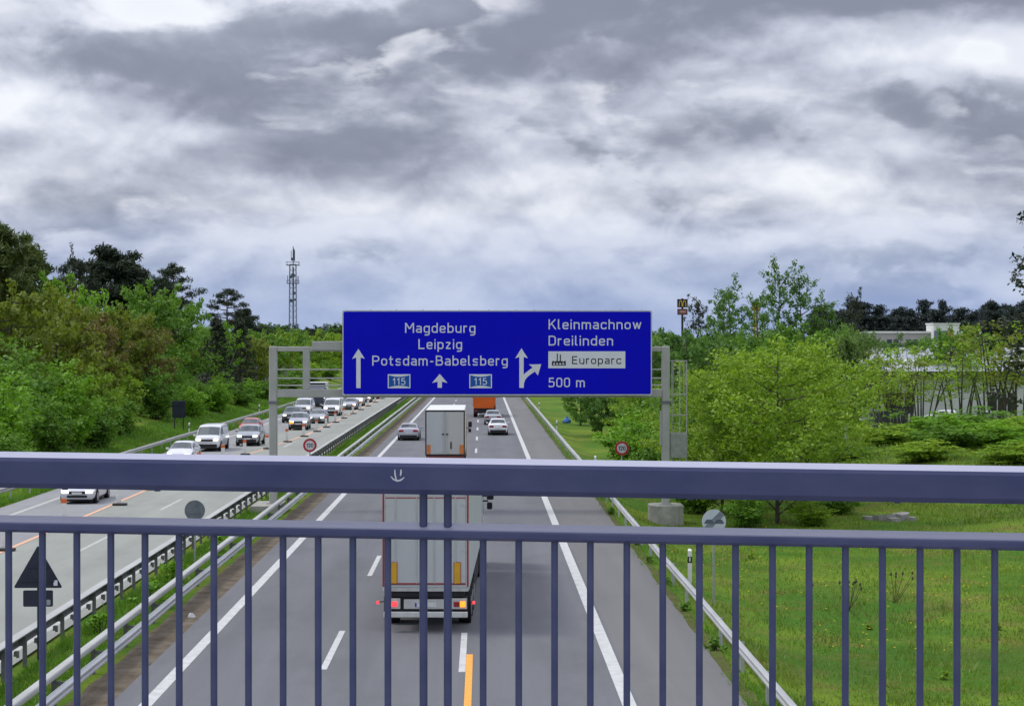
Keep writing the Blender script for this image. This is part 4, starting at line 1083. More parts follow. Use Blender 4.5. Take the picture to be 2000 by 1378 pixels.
def tree_variant(seed, kind):
    """unit tree: 10 m tall, returns (trunk mesh, crown mesh)"""
    rng = np.random.default_rng(seed); rr = random.Random(seed)
    H = 10.0; tk = MB(); cl, cr = [], []
    per, size, flat, up, asp = 26, .17, .8, .5, .55
    if kind in ('maple', 'oak', 'poplar', 'willow'):
        lean = Vector((rr.uniform(-.5, .5), rr.uniform(-.5, .5), 0))
        top = Vector((0, 0, H * .86)) + lean
        tp = bez(Vector((0, 0, -.4)), Vector((0, 0, H * .45)), top, 7)
        R0 = {'maple': .12, 'oak': .20, 'poplar': .17, 'willow': .18}[kind]
        tk.tube(tp, [R0 * (1 - .85 * i / 7) for i in range(8)], 8)
        nl = {'maple': 32, 'oak': 24, 'poplar': 24, 'willow': 26}[kind]
        for i in range(nl):
            f = (.07 if kind == 'maple' else .12) + (.87 if kind == 'maple' else .82) * (i + rr.random() * .8) / nl
            base = tp[min(6, int(f * 7))].lerp(tp[min(7, int(f * 7) + 1)], f * 7 - int(f * 7))
            az_ = i * 2.399 + rr.uniform(-.4, .4)
            if kind == 'poplar': reach = (1.6 * math.sin(PI * min(1, .15 + f * .85)) + .5) * rr.uniform(.7, 1.2); rise = 2.2
            elif kind == 'maple': reach = 4.6 * (math.sin(PI * (.12 + .80 * f)) ** .7) * rr.uniform(.65, 1.1); rise = 2.9
            elif kind == 'oak': reach = 4.2 * (math.sin(PI * (.10 + .78 * f)) ** .6) * rr.uniform(.72, 1.1); rise = 1.3
            else: reach = 4.3 * (math.sin(PI * (.06 + .80 * f)) ** .5) * rr.uniform(.8, 1.08); rise = 1.2
            e = base + Vector((math.cos(az_) * reach, math.sin(az_) * reach, rise * rr.uniform(.5, 1.1) * (1.15 - f)))
            e.z = min(e.z, H * rr.uniform(.93, 1.0))
            mid = base.lerp(e, .5) + Vector((0, 0, -.15 * reach if kind != 'willow' else .2))
            lp = bez(base, mid, e, 4)
            tk.tube(lp, [R0 * .42 * (1 - f * .5) * (1 - .8 * k / 4) for k in range(5)], 5, False)
            for k in (2, 3, 4):
                cl.append(lp[k] + Vector((rr.gauss(0, .15), rr.gauss(0, .15), rr.gauss(0, .15)))); cr.append(rr.uniform(.45, .8))
            for j in range(5):
                s = lp[1 + j % 4]; a2 = az_ + rr.uniform(-1.5, 1.5); l2 = reach * rr.uniform(.25, .5)
                e2 = s + Vector((math.cos(a2) * l2, math.sin(a2) * l2, rr.uniform(-.1, .9) if kind != 'willow' else rr.uniform(-1.2, .2)))
                tk.tube([s, s.lerp(e2, .5) + Vector((0, 0, .1)), e2], [R0 * .15, R0 * .1, R0 * .03], 4, False)
                for q in (.55, 1.0):
                    cl.append(s.lerp(e2, q)); cr.append(rr.uniform(.35, .72))
        cl.append(top + Vector((0, 0, .5))); cr.append(.5); cl.append(top + Vector((0.2, 0, .1))); cr.append(.6)
        if kind == 'oak': per, size = 24, .19
        if kind == 'poplar': per, size = 16, .17
        if kind == 'willow': per, size, flat, asp, up = 30, .20, 1.2, .32, .1
        if kind == 'maple': per, size, up = 44, .100, .8
    elif kind == 'ragged':                                   # thin wind-blown crown, sky between the twigs
        tp = bez(Vector((0, 0, -.4)), Vector((.1, 0, H * .5)), Vector((.4, .1, H * .97)), 8)
        tk.tube(tp, [.15 * (1 - .9 * i / 8) for i in range(9)], 7)
        for i in range(26):
            f = .22 + .76 * i / 26; base = tp[min(7, int(f * 8))].lerp(tp[min(8, int(f * 8) + 1)], f * 8 - int(f * 8))
            az_ = i * 2.399; reach = (2.5 * (1.08 - f) + .7) * rr.uniform(.6, 1.25)
            e = base + Vector((math.cos(az_) * reach, math.sin(az_) * reach, rr.uniform(.3, 1.5)))
            lp = bez(base, base.lerp(e, .5) + Vector((0, 0, -.2)), e, 3); tk.tube(lp, [.05, .035, .025, .01], 4, False)
            for k in (2, 3): cl.append(lp[k]); cr.append(rr.uniform(.28, .6))
            for j in range(3):
                s = lp[1 + j % 3]; e2 = s + Vector((rr.gauss(0, .6), rr.gauss(0, .6), rr.uniform(-.3, .6))); tk.tube([s, e2], [.02, .008], 4, False)
                cl.append(e2); cr.append(rr.uniform(.25, .5))
        per, size = 30, .115
    elif kind == 'shrub':
        for i in range(15):
            az_ = i * 2.399; rc = 3.6 * math.sqrt((i + .5) / 15)
            e = Vector((math.cos(az_) * rc, math.sin(az_) * rc, H * rr.uniform(.62, 1.0) * (1.02 - .5 * (rc / 4.2) ** 2)))
            b = Vector((e.x * .25, e.y * .25, -.3)); lp = bez(b, b.lerp(e, .5) + Vector((e.x * -.1, e.y * -.1, 1)), e, 5)
            tk.tube(lp, [.10, .085, .07, .05, .03, .012], 5, False)
            for k in (1, 2, 3, 4, 5):
                for j in range(2): cl.append(lp[k] + Vector((rr.gauss(0, .7), rr.gauss(0, .7), rr.gauss(0, .4)))); cr.append(rr.uniform(.7, 1.25))
        per, size, up = 30, .25, .5
    elif kind == 'stems':                                     # clump of thin leaning stems, foliage high up
        for i in range(9):
            az_ = i * 2.399; rc = 1.1 * math.sqrt(i / 9); b = Vector((math.cos(az_) * rc, math.sin(az_) * rc, -.4))
            e = Vector((math.cos(az_) * (rc + rr.uniform(.4, 2.6)), math.sin(az_) * (rc + rr.uniform(.4, 2.6)), H * rr.uniform(.7, .97)))
            lp = bez(b, b.lerp(e, .5) + Vector((-math.cos(az_) * .3, -math.sin(az_) * .3, .8)), e, 6)
            tk.tube(lp, [.085, .075, .065, .055, .045, .03, .012], 6, False)
            for k in (3, 4, 5, 6):
                for j in range(3):
                    a2 = rr.uniform(0, 6.28); l2 = rr.uniform(.5, 1.5); e2 = lp[k] + Vector((math.cos(a2) * l2, math.sin(a2) * l2, rr.uniform(-.2, .6)))
                    tk.tube([lp[k], e2], [.02, .006], 4, False); cl.append(e2); cr.append(rr.uniform(.35, .7))
        per, size, up = 15, .15, .8
    elif kind == 'conifer':                                   # dense dark cone
        tk.tube([Vector((0, 0, -.4)), Vector((0, 0, 9.6))], [.18, .02], 7)
        for i in range(70):
            f = .06 + .92 * i / 70; az_ = i * 2.399; reach = (2.9 * (1 - f) ** .75 + .15) * rr.uniform(.75, 1.15)
            e = Vector((math.cos(az_) * reach, math.sin(az_) * reach, H * f - reach * .12)); tk.tube([Vector((0, 0, H * f)), e], [.04, .01], 4, False)
            for q in (.45, .75, 1.0): cl.append(Vector((0, 0, H * f)).lerp(e, q)); cr.append(.32 + .25 * (1 - f))
        per, size, flat, up, asp = 20, .19, .7, .2, .35
    elif kind in ('pine', 'pine_full', 'pine_far'):
        bend = rr.uniform(-.5, .5)
        tp = bez(Vector((0, 0, -.4)), Vector((bend, 0, H * .5)), Vector((bend * .5, .2, H * .94)), 7)
        tk.tube(tp, [.20 * (1 - .8 * i / 7) for i in range(8)], 8)
        nb, lo_ = {'pine': (17, .52), 'pine_full': (30, .38), 'pine_far': (26, .30)}[kind]
        for i in range(nb):
            f = lo_ + (1 - lo_) * (i + .4) / nb; base = tp[min(6, int(f * 7))].lerp(tp[min(7, int(f * 7) + 1)], min(1, f * 7 - int(f * 7)))
            az_ = i * 2.399 + rr.uniform(-.5, .5)
            prof_ = math.sin(PI * min(1, max(.05, (f - lo_) / (1 - lo_) * .80 + .22))) ** .7
            reach = {'pine': 2.0, 'pine_full': 2.5, 'pine_far': 1.5}[kind] * prof_ * rr.uniform(.65, 1.2) + .2
            e = base + Vector((math.cos(az_) * reach, math.sin(az_) * reach, rr.uniform(-.1, .55)))
            lp = bez(base, base.lerp(e, .5) + Vector((0, 0, -.12)), e, 3); tk.tube(lp, [.07, .05, .035, .015], 5, False)
            for k in ((2, 3) if kind == 'pine' else (1, 2, 3)):
                for j in range(2): cl.append(lp[k] + Vector((rr.gauss(0, .25), rr.gauss(0, .25), rr.uniform(.02, .22)))); cr.append(rr.uniform(.38, .72))
        cl.append(tp[-1] + Vector((0, 0, .2))); cr.append(.5)
        per, size, flat, up, asp = {'pine': (70, .19, .45, .2, .16), 'pine_full': (95, .21, .6, .2, .2), 'pine_far': (26, .22, .6, .2, .3)}[kind]
    V, Q, T = scatter_leaves(rng, [tuple(c) for c in cl], cr, per, size, flat, up, asp)
    return tk.mesh('trunk', BARK, True), np_mesh('crown', V, Q, L_GREEN, T)
VAR = {}
for kind, nvar in (('maple', 3), ('oak', 3), ('poplar', 2), ('willow', 1), ('ragged', 3), ('shrub', 3), ('stems', 3), ('conifer', 1), ('pine', 3), ('pine_full', 2), ('pine_far', 4)):
    VAR[kind] = [tree_variant(100 * (hash_i + 1) + 7 * len(kind) + ord(kind[0]), kind) for hash_i in range(nvar)]
WID = {'maple': 9.2, 'oak': 8.6, 'poplar': 4.6, 'willow': 9.0, 'ragged': 5.0, 'shrub': 8.4, 'stems': 6.0, 'conifer': 5.6, 'pine': 4.6, 'pine_full': 5.0, 'pine_far': 3.6}
tcount = [0]
def tree(kind, x, y, h, wd, leaf, label, group=None, bark=None, name=None, v=None, rz=None, dz=0):
    """h height, wd crown width in metres"""
    i = tcount[0]; tcount[0] += 1
    var = VAR[kind][i % len(VAR[kind]) if v is None else v]
    nm = name or {'shrub': 'shrub', 'pine': 'pine_tree', 'pine_full': 'pine_tree', 'pine_far': 'pine_tree', 'conifer': 'conifer_tree'}.get(kind, 'tree')
    t = empty(nm, (x, y, gz(x, y) + dz), random.uniform(0, 6.28) if rz is None else rz)
    k = wd / WID[kind]; t.scale = (k, k, h / 10.0)
    a = link_mesh('trunk', var[0], t); c = link_mesh('crown', var[1], t)
    for o, m in ((a, bark or (BARKP if kind.startswith('pine') else BARK)), (c, leaf)):
        o.material_slots[0].link = 'OBJECT'; o.material_slots[0].material = m
    tag(t, label, 'shrub' if kind == 'shrub' else 'tree', group)
    return t
# ------------------------------------------------------------------ left bank wood
def PX(px, Y): return (px - 943) / 3438.0 * Y      # lateral metres that an object at distance Y needs to stand off the road axis
wood = 'trees of the wood on the left bank'
tree('pine_full', -42.2, 155, 16.6, 7.2, L_PINEO, 'tallest olive tinged pine at the near end of the left wood', v=0, rz=1.0)
tree('pine_full', -43.8, 171, 15.4, 7.2, L_PINEO, 'olive pine with flat top beside the tallest pine of the left wood', v=1)
tree('pine', -41.0, 178, 15.0, 5.0, L_PINE, 'narrow dark pine just behind an olive pine in the left wood', v=2)
tree('pine_full', -43.0, 203, 17.4, 9.0, L_PINE, 'big dark dome shaped pine above the bright green tree', v=0, rz=.4)
tree('pine_full', -40.8, 208, 15.6, 7.0, L_PINE, 'dark pine leaning against the big dome shaped pine', v=1)
tree('ragged', -45.0, 195, 15.6, 3.2, L_DARK, 'thin dark tree top between olive pine and dome shaped pine', v=0)
tree('pine', -43.2, 248, 18.0, 7.0, L_PINE, 'open dark pine with layered branches right of the dome shaped pine', v=1, rz=2.0)
tree('pine_full', -42.8, 236, 15.2, 4.8, L_PINE, 'dark pine peeping out left of the open layered pine', v=1)
tree('pine', -43.0, 300, 16.0, 7.6, L_PINE, 'dark flat topped pine farthest along the left wood', v=2, rz=.7)
tree('pine_full', -42.0, 311, 12.6, 6.0, L_PINE, 'dark pine low beside the farthest flat topped pine', v=0)
# broadleaves
tree('oak', -35.5, 133, 11.8, 8.0, L_OLIVE, 'olive green broadleaf tree at the near end of the left bank', v=0)
tree('oak', -34.5, 143, 12.0, 7.2, L_OLIVE, 'yellowish olive tree beside a bronze leaved tree on the left bank', v=1)
tree('oak', -37.0, 158, 13.4, 6.8, L_BRIGHT, 'bright green round topped tree below the dome shaped pine', v=2)
tree('oak', -34.0, 152, 10.4, 6.6, L_BROWN, 'bronze leaved tree in the middle of the left bank', v=1)
tree('oak', -35.0, 172, 11.2, 7.0, L_OLIVE, 'olive tree right of the bronze leaved tree', v=0)
tree('oak', -33.5, 176, 10.4, 5.4, L_BROWN, 'second bronze leaved tree beside the tall mid green tree', v=2)
tree('oak', -36.4, 192, 14.2, 8.4, L_GREEN, 'tall mid green tree in front of the open layered pine', v=1)
tree('oak', -35.2, 205, 12.8, 7.2, L_GREEN, 'green tree right beside the tall mid green tree', v=2)
tree('oak', -36.0, 238, 10.4, 6.0, L_BRIGHT, 'small bright green tree above the blackish conifer', v=0)
tree('conifer', -33.2, 220, 10.2, 6.6, L_DARK, 'blackish cone shaped conifer on the left bank', v=0)
tree('conifer', -33.8, 246, 10.4, 5.8, L_DARK, 'slimmer blackish conifer farther along the left bank', v=0)
tree('oak', -34.0, 262, 8.8, 6.0, L_OLIVE, 'olive tree beyond the blackish conifers', v=1)
tree('oak', -36.0, 290, 9.6, 7.5, L_GREEN, 'green tree behind the gantry post beyond the conifers', v=2)
tree('oak', -37.0, 318, 9.8, 8.0, L_FRESH, 'fresh yellow green tree below the radio mast', v=0)
tree('oak', -38.0, 352, 10.2, 8.0, L_GREEN, 'round green tree right of the radio mast foot', v=1)
tree('oak', -36.0, 392, 10.6, 9.0, L_FRESH, 'distant olive tree beside the left edge of the blue sign', v=2)
tree('oak', -34.0, 430, 11.0, 9.5, L_FRESH, 'distant fresh green tree touching the left edge of the blue sign', v=0)
rw = random.Random(5)
LF = [L_OLIVE, L_GREEN, L_FRESH, L_MID, L_GREEN]
for i in range(30):                                          # deeper rows that close the wood
    y = 128 + i * 11 + rw.uniform(-4, 4); x = -46 - rw.uniform(0, 16)
    tree('oak', x, y, rw.uniform(8.6, 11.0) * (1 if y < 260 else .92), rw.uniform(7, 9.5), LF[i % 5] if y < 270 else [L_FRESH, L_GREEN][i % 2], 'leafy tree in the deeper rows of the left wood', wood)
for i in range(16):
    y = 118 + i * 12 + rw.uniform(-4, 4); x = -37.5 - rw.uniform(0, 4)
    tree('oak', x, y, rw.uniform(7.0, 9.4), rw.uniform(5.5, 7.5), LF[(i * 2) % 5], 'middle row tree on the left bank behind the shrubs', 'middle row trees on the left bank')
SH = [(-30.0, 110, 5.6, 5.0, L_BRIGHT), (-31.5, 117, 6.0, 5.5, L_GREEN), (-29.6, 121, 4.2, 4.6, L_GREEN), (-30.6, 129, 6.2, 5.4, L_BRIGHT), (-29.2, 134, 3.8, 4.6, L_GREEN), (-31.0, 141, 5.6, 5.2, L_FRESH),
      (-30.4, 147, 3.6, 4.0, L_GREEN), (-32.0, 156, 5.6, 4.6, L_FRESH), (-31.6, 171, 5.0, 5.0, L_GREEN), (-30.6, 184, 3.4, 4.2, L_BRIGHT), (-31.6, 190, 4.6, 5.0, L_GREEN),
      (-30.2, 199, 3.6, 4.6, L_BRIGHT), (-31.4, 209, 3.9, 4.6, L_GREEN), (-29.9, 219, 2.9, 4.2, L_GREEN), (-30.9, 231, 3.0, 4.4, L_BRIGHT), (-30.5, 246, 2.6, 4.2, L_GREEN), (-31.0, 265, 2.8, 4.6, L_GREEN), (-31.0, 285, 2.8, 4.8, L_GREEN),
      (-32.5, 125, 7.0, 5.6, L_GREEN), (-32.8, 149, 7.2, 5.6, L_OLIVE), (-32.8, 180, 6.8, 5.6, L_GREEN), (-28.6, 104, 3.2, 4.2, L_GREEN), (-32.5, 101, 6.6, 5.6, L_GREEN), (-32.2, 305, 3.4, 5.2, L_GREEN), (-32.5, 335, 3.8, 5.6, L_FRESH), (-32.0, 365, 4.0, 6.0, L_GREEN)]
for i, (x, y, h, wd, lf) in enumerate(SH):
    tone = {'leaf_bright': 'bright green', 'leaf_green': 'mid green', 'leaf_fresh': 'yellow green', 'leaf_olive': 'olive'}[lf.name]
    tree('shrub', x, y, h, wd, lf, ('tall ' if h > 5 else 'low ' if h < 3.5 else '') + tone + ' shrub on the left bank' + (' near the dark blank sign' if 155 < y < 200 else ' before the conifers' if 200 <= y < 260 else ' beyond the conifers' if y >= 260 else ' at the near end of the wood'), 'shrubs at the foot of the left bank')

# ------------------------------------------------------------------ right side
tree('maple', 14.6, 87.0, 10.0, 9.2, L_FRESH, 'fresh green young tree with dark trunk right of the gantry ladder', v=0, rz=.8)
tree('maple', 12.4, 91.0, 8.8, 7.0, L_FRESH, 'fresh green tree growing right behind the gantry ladder', v=1, rz=2.2)
tree('maple', 17.8, 96.5, 9.6, 7.4, L_FRESH, 'fresh green tree right beside the dark trunked young tree', v=2)
tree('maple', 13.4, 101, 8.0, 7.0, L_GREEN, 'green tree behind the dark trunked young tree', v=0)
tree('shrub', 11.0, 108, 4.2, 4.4, L_GREEN, 'dark green bush behind the speed limit sign on the verge', v=0)
tree('shrub', 9.9, 120, 4.2, 4.6, L_BRIGHT, 'bright green bush overhanging the verge behind the speed limit sign', v=1)
tree('shrub', 12.2, 126, 5.4, 5.0, L_GREEN, 'green bush between verge meadow and gantry post', v=2)
tree('maple', 12.6, 138, 6.6, 5.6, L_FRESH, 'fresh green tree seen below the sign right of the verge', v=1)
tree('oak', 11.6, 172, 6.4, 5.0, L_MID, 'green tree above the small blue bag', v=0)
tree('oak', 10.9, 196, 6.4, 5.0, L_GREEN, 'green tree on the verge beyond the blue bag', v=1)
tree('oak', 14.8, 184, 7.4, 5.6, L_MID, 'mid green tree behind the blue bag', v=2)
# second row, darker, behind the young trees
tree('oak', 15.2, 162, 10.6, 7.4, L_MID, 'mid green tree filling the gap right of the blue sign', v=1)
tree('oak', 19.6, 170, 11.4, 7.6, L_MID, 'mid green tree behind the gantry ladder top', v=2)
tree('oak', 23.6, 178, 11.4, 7.8, L_MID, 'mid green tree below the restaurant pylon trees', v=0)
tree('oak', 28.0, 172, 11.0, 7.8, L_GREEN, 'green tree behind the fresh young trees', v=1)
tree('oak', 33.2, 182, 11.8, 7.8, L_GREEN, 'green tree below the pair of tall ragged trees', v=2)
tree('willow', 38.6, 182, 10.9, 8.2, L_WILLOW, 'soft round willow beside the industrial hall', v=0)
tree('oak', 24.0, 132, 8.8, 6.4, L_FRESH, 'fresh tree with yellowish crown between young trees and willow', v=0)
tree('ragged', 29.0, 237, 14.6, 4.6, L_DARK, 'small ragged tree beside the restaurant pylon', v=2, rz=1)
tree('ragged', 32.6, 230, 16.2, 7.0, L_MID, 'ragged dark tree between the restaurant pylon and the yellow pylon', v=0, rz=2)
tree('ragged', 31.0, 226, 14.6, 5.6, L_MID, 'lower ragged tree left of the dark ragged tree', v=1)
tree('ragged', 41.6, 248, 18.8, 7.4, L_MID, 'tallest ragged tree right of the yellow pylon', v=1, rz=.6)
tree('ragged', 45.2, 248, 17.8, 7.0, L_MID, 'tall ragged tree leaning beside the tallest ragged tree', v=2, rz=3.3)
tree('ragged', 37.8, 240, 14.8, 6.0, L_MID, 'ragged tree standing in front of the yellow pylon', v=0)
tree('ragged', 48.6, 250, 14.6, 6.4, L_MID, 'smaller ragged tree right of the tall ragged pair', v=0)
tree('ragged', 55.0, 262, 15.6, 4.8, L_DARK, 'thin half bare tree between ragged trees and pine forest', v=2)
tree('oak', 51.0, 246, 11.8, 8.0, L_MID, 'mid green tree under the thin half bare tree', v=1)
for i in range(12):
    x = 18 + i * 3.4 + rw.uniform(-1, 1); y = 205 + rw.uniform(-12, 14)
    tree('oak', x, y, rw.uniform(10.0, 12.2), rw.uniform(6.5, 8.5), [L_MID, L_GREEN, L_MID][i % 3], 'leafy tree in the back row right of the blue sign', 'back row trees right of the blue sign')
# stems in front of the hall
ST_ = [(35.4, 150, 7.4, 6.4), (39.0, 156, 7.6, 6.0), (43.6, 160, 8.0, 6.4), (48.4, 166, 10.2, 9.0), (52.4, 171, 10.4, 8.6), (33.0, 143, 6.4, 5.0), (57.0, 174, 10.6, 8.6)]
for i, (x, y, h, wd) in enumerate(ST_):
    tree('stems', x, y, h, wd, L_FRESH if i % 3 else L_OLIVE, ('fresh green' if i % 3 else 'olive') + ' slender many stemmed tree in front of the industrial hall', 'slender trees in front of the hall')
tree('poplar', 31.0, 150, 10.0, 3.4, L_WILLOW, 'slim birch with white trunk beside the grey fence panel', bark=BARKB, name='birch_tree', v=0)
tree('poplar', 28.2, 153, 7.4, 2.6, L_WILLOW, 'smaller birch with white trunk left of the slim birch', bark=BARKB, name='birch_tree', v=1)
tree('ragged', 39.2, 118, 15.4, 8.2, L_DARK, 'tall dark tree at the right edge with hanging branches', v=1, rz=2.6)
for i, (x, y, h, wd) in enumerate(((29.8, 118, 2.0, 4.0), (33.5, 126, 2.6, 5.0), (37.4, 129, 2.6, 5.2), (41.5, 133, 3.0, 5.6), (26.5, 128, 1.6, 3.4), (36.0, 139, 3.0, 5.4), (31.4, 136, 2.2, 4.6), (40.2, 143, 3.2, 6.0), (45.4, 140, 3.2, 6.0), (34.0, 112, 1.8, 4.0), (21.6, 112, 1.7, 3.0), (38.6, 120, 2.4, 5.0))):
    tree('shrub', x, y, h * .72, wd * 1.3, [L_FRESH, L_GREEN, L_BRIGHT][i % 3], ['yellow green', 'mid green', 'bright green'][i % 3] + ' low scrub bush on the grassy rise before the hall', 'scrub on the grassy rise')
for i, (x, y, h, wd) in enumerate(((12.6, 84.5, 1.5, 2.6), (16.2, 86.0, 1.2, 2.4), (11.4, 93.0, 2.2, 3.4), (14.4, 95.0, 1.8, 3.2), (18.6, 92.0, 1.4, 2.8))):
    tree('shrub', x, y, h, wd, [L_GREEN, L_FRESH][i % 2], ['mid green', 'yellow green'][i % 2] + ' undergrowth bush at the foot of the young trees', 'undergrowth below the young trees')
# far pine forest behind the buildings, far trees towards the horizon
for i in range(44):
    px = 1600 + i * 11.5 + rw.uniform(-5, 5); Y = 410 + rw.uniform(-14, 26) + (14 if i % 2 else 0)
    tree('pine_far', PX(px, Y), Y, rw.uniform(13.6, 19.0) + (1.2 if px > 1780 else 0), rw.uniform(4.8, 8.0), L_PINEF, 'dark pine in the forest edge behind the industrial buildings', 'pines of the far forest edge')
tree('pine_full', PX(1944, 330), 330, 16.6, 6.6, L_PINEF, 'round headed dark pine standing before the far forest edge', v=0)
for i in range(26):
    px = 500 + i * 7.4 + rw.uniform(-3, 3); Y = 620 + rw.uniform(-30, 80)
    tree('oak', PX(px, Y), Y, rw.uniform(12.5, 15.5), rw.uniform(10, 15), [L_MID, L_DARK][i % 2], 'far tree on the horizon left of the blue sign', 'far trees on the left horizon')
for i in range(26):
    px = 700 + i * 24 + rw.uniform(-8, 8); Y = 830 + rw.uniform(-40, 90)
    tree('oak', PX(px, Y), Y, rw.uniform(13, 17), rw.uniform(14, 20), L_MID, 'far tree closing the road behind the blue sign', 'far trees behind the blue sign')
tree('pine_full', PX(1095, 560), 560, 20.2, 6.0, L_PINE, 'lone dark treetop rising just above the blue sign', v=1)
for i in range(14):
    px = 1240 + i * 28 + rw.uniform(-8, 8); Y = 420 + rw.uniform(-30, 60)
    tree('oak', PX(px, Y), Y, rw.uniform(10.5, 12.5), rw.uniform(10, 14), [L_MID, L_GREEN][i % 2], 'far tree behind the ragged trees on the right', 'far trees behind the ragged trees')

# ------------------------------------------------------------------ grass blades, weeds
def blades(name, n, xr, yr, hgt, wdt, leaf, seed, near=1.0, mask=None):
    rng = np.random.default_rng(seed)
    x = rng.uniform(*xr, n); y = yr[0] + (yr[1] - yr[0]) * rng.random(n) ** near
    if mask is not None: k = mask(x, y); x, y = x[k], y[k]; n = len(x)
    z = np.array([gz(a, b) for a, b in zip(x, y)]) - .02
    p = np.stack([x, y, z], 1)
    clump = .55 + .9 * np.clip(np.sin(x * 1.7 + 2 * np.sin(y * .9)) * np.sin(y * 1.1 + x * .4) + rng.normal(0, .35, n), 0, 1)
    h = hgt * (.5 + .8 * rng.random(n)) * clump
    a = rng.uniform(0, 2 * PI, n); wv = np.stack([np.cos(a), np.sin(a), 0 * a], 1) * (wdt * (.6 + .8 * rng.random(n)))[:, None]
    ln = rng.normal(0, .35, (n, 3)) * h[:, None]; ln[:, 2] = h
    V = np.stack([p - wv, p + wv, p + ln], 1).reshape(-1, 3)
    pat = np.sin(x * .42 + 1.3 * np.sin(y * .19)) + np.sin(y * .31 - x * .21 + 2) + .7 * np.sin(x * 1.1 + y * .7) + .6 * np.sin(y * 1.3 - x * .6)
    T = np.repeat(np.clip(.42 + .22 * pat + .35 * (clump - .8) + .35 * (rng.random(n) - .5), 0, 1), 3)
    return link_mesh(name, np_mesh(name, V, np.arange(n * 3).reshape(-1, 3), leaf, T))
G1 = leaf_mat('grass_blade', (0.060, 0.140, 0.012), (0.200, 0.290, 0.022), .3)
G2 = leaf_mat('grass_median', (0.075, 0.190, 0.010), (0.150, 0.310, 0.018), .3)
G3 = leaf_mat('grass_dry', (0.150, 0.140, 0.032), (0.250, 0.230, 0.060), .3)
tag(blades('meadow_grass', 120000, (6.7, 36), (38, 130), .17, .020, G1, 1, 1.7), 'green meadow grass right of the verge guard rail', 'grass', kind='stuff')
tag(blades('dry_grass', 34000, (6.7, 36), (38, 125), .20, .014, G3, 2, 1.6, lambda x, y: (np.sin(x * .55 + 1 + np.sin(y * .4)) * np.sin(y * .23 + .8 * np.sin(x * .7)) > .12)), 'dry brownish grass patches in the right meadow', 'grass', kind='stuff')
tag(blades('median_grass', 46000, (-11.55, -9.95), (34, 260), .24, .020, G2, 3, 1.5), 'bright green grass in the median between the guard rails', 'grass', kind='stuff')
tag(blades('verge_grass', 9000, (5.9, 6.6), (36, 240), .16, .018, G2, 4, 1.8), 'dark grass tufts between hard shoulder and guard rail', 'grass', kind='stuff')
tag(blades('bank_grass', 60000, (-31, -24.4), (88, 320), .30, .035, G2, 5, 1.3), 'lush grass along the left guard rail', 'grass', kind='stuff')
tag(blades('rise_grass', 30000, (22, 48), (86, 175), .34, .035, G1, 6, 1.2), 'rough grass on the rise before the hall', 'grass', kind='stuff')
# broad weeds near the rail and in the median
def weed(x, y, h, leaf, label, group, seed):
    rng = np.random.default_rng(seed); rr = random.Random(seed)
    cs = [(rr.gauss(0, .25) * h, rr.gauss(0, .25) * h, rr.uniform(.15, .9) * h) for _ in range(14)]
    V, Q, T = scatter_leaves(rng, cs, [.18 * h] * 14, 16, .085 * h + .02, 1, .6)
    t = empty('weed', (x, y, gz(x, y))); link_mesh('leaves', np_mesh('leaves', V, Q, leaf, T), t)
    m = MB(); [m.tube([(0, 0, -.05), c], [.012, .005], 4, False) for c in cs]; m.build('stalks', BARK, t)
    tag(t, label, 'plant', group)
for i, (x, y, h) in enumerate(((-10.4, 55, .9), (-10.7, 61, .8), (-10.5, 70, .8), (-10.8, 50, .6), (-10.4, 76, .7))):
    weed(x, y, h, L_BRIGHT, 'bright leafy weed growing in the median grass', 'weeds in the median', 40 + i)
for i, (x, y, h) in enumerate(((6.2, 54, .35), (6.25, 60, .3), (6.2, 47, .4), (6.3, 72, .35), (6.2, 85, .4), (6.25, 66, .3))):
    weed(x, y, h, L_GREEN, 'low weed at the edge of the hard shoulder', 'weeds at the shoulder edge', 60 + i)
DRY = pm('dry_stalk', (0.075, 0.055, 0.035), .9, var=.3, scale=4)
def thistle(x, y, h, n, label, seed):
    rr = random.Random(seed); t = tag(empty('dry_thistle', (x, y, gz(x, y))), label, 'plant')
    for i in range(n):
        e = Vector((rr.gauss(0, .22) * h, rr.gauss(0, .2) * h, h * rr.uniform(.7, 1)))
        MB().tube([(rr.gauss(0, .03), rr.gauss(0, .03), -.05), e * .5 + Vector((.02, 0, 0)), e], [.012, .01, .007], 5).build('stalk', DRY, t)
        m = MB(); m.tube([e, e + Vector((0, 0, .05)), e + Vector((.01, 0, .12))], [.02, .045, .012], 7); m.build('seed_head', DRY, t)
thistle(12.2, 58.5, .95, 9, 'clump of dry brown thistles in the right meadow', 1)
thistle(14.2, 60.5, 1.15, 6, 'taller dry thistle right of the brown clump in the meadow', 2)
thistle(11.0, 59.5, .7, 4, 'small dry thistle left of the brown clump in the meadow', 3)

# ------------------------------------------------------------------ buildings on the right
WALLW = pm('hall_cladding_white', (0.62, 0.62, 0.60), .6, var=.08, scale=.6)
ROOFG = pm('hall_roof_grey', (0.36, 0.38, 0.42), .5, .2, var=.1, scale=.5)
CONCG = pm('office_concrete', (0.30, 0.29, 0.28), .9, var=.1, scale=.8, bump=.2)
WIND = pm('window_dark', (0.02, 0.024, 0.03), .1, var=.1, spec=.7)
FASC = pm('fascia_dark', (0.03, 0.026, 0.024), .6, var=.2)
hall = tag(empty('industrial_hall', (41.0, 190, gz(45, 190))), 'long low industrial hall with grey roof behind slender trees', 'building')
Z0 = gz(45, 190)
MB().box(0, 46, 0, 26, -.5, 5.0).build('wall', WALLW, hall)
rf = MB().prism([(-.8, 5.05), (13, 7.6), (26.8, 5.05), (26.8, 5.3), (13, 7.9), (-.8, 5.3)], 'x', -.5, 46.5).build('roof', ROOFG, hall)
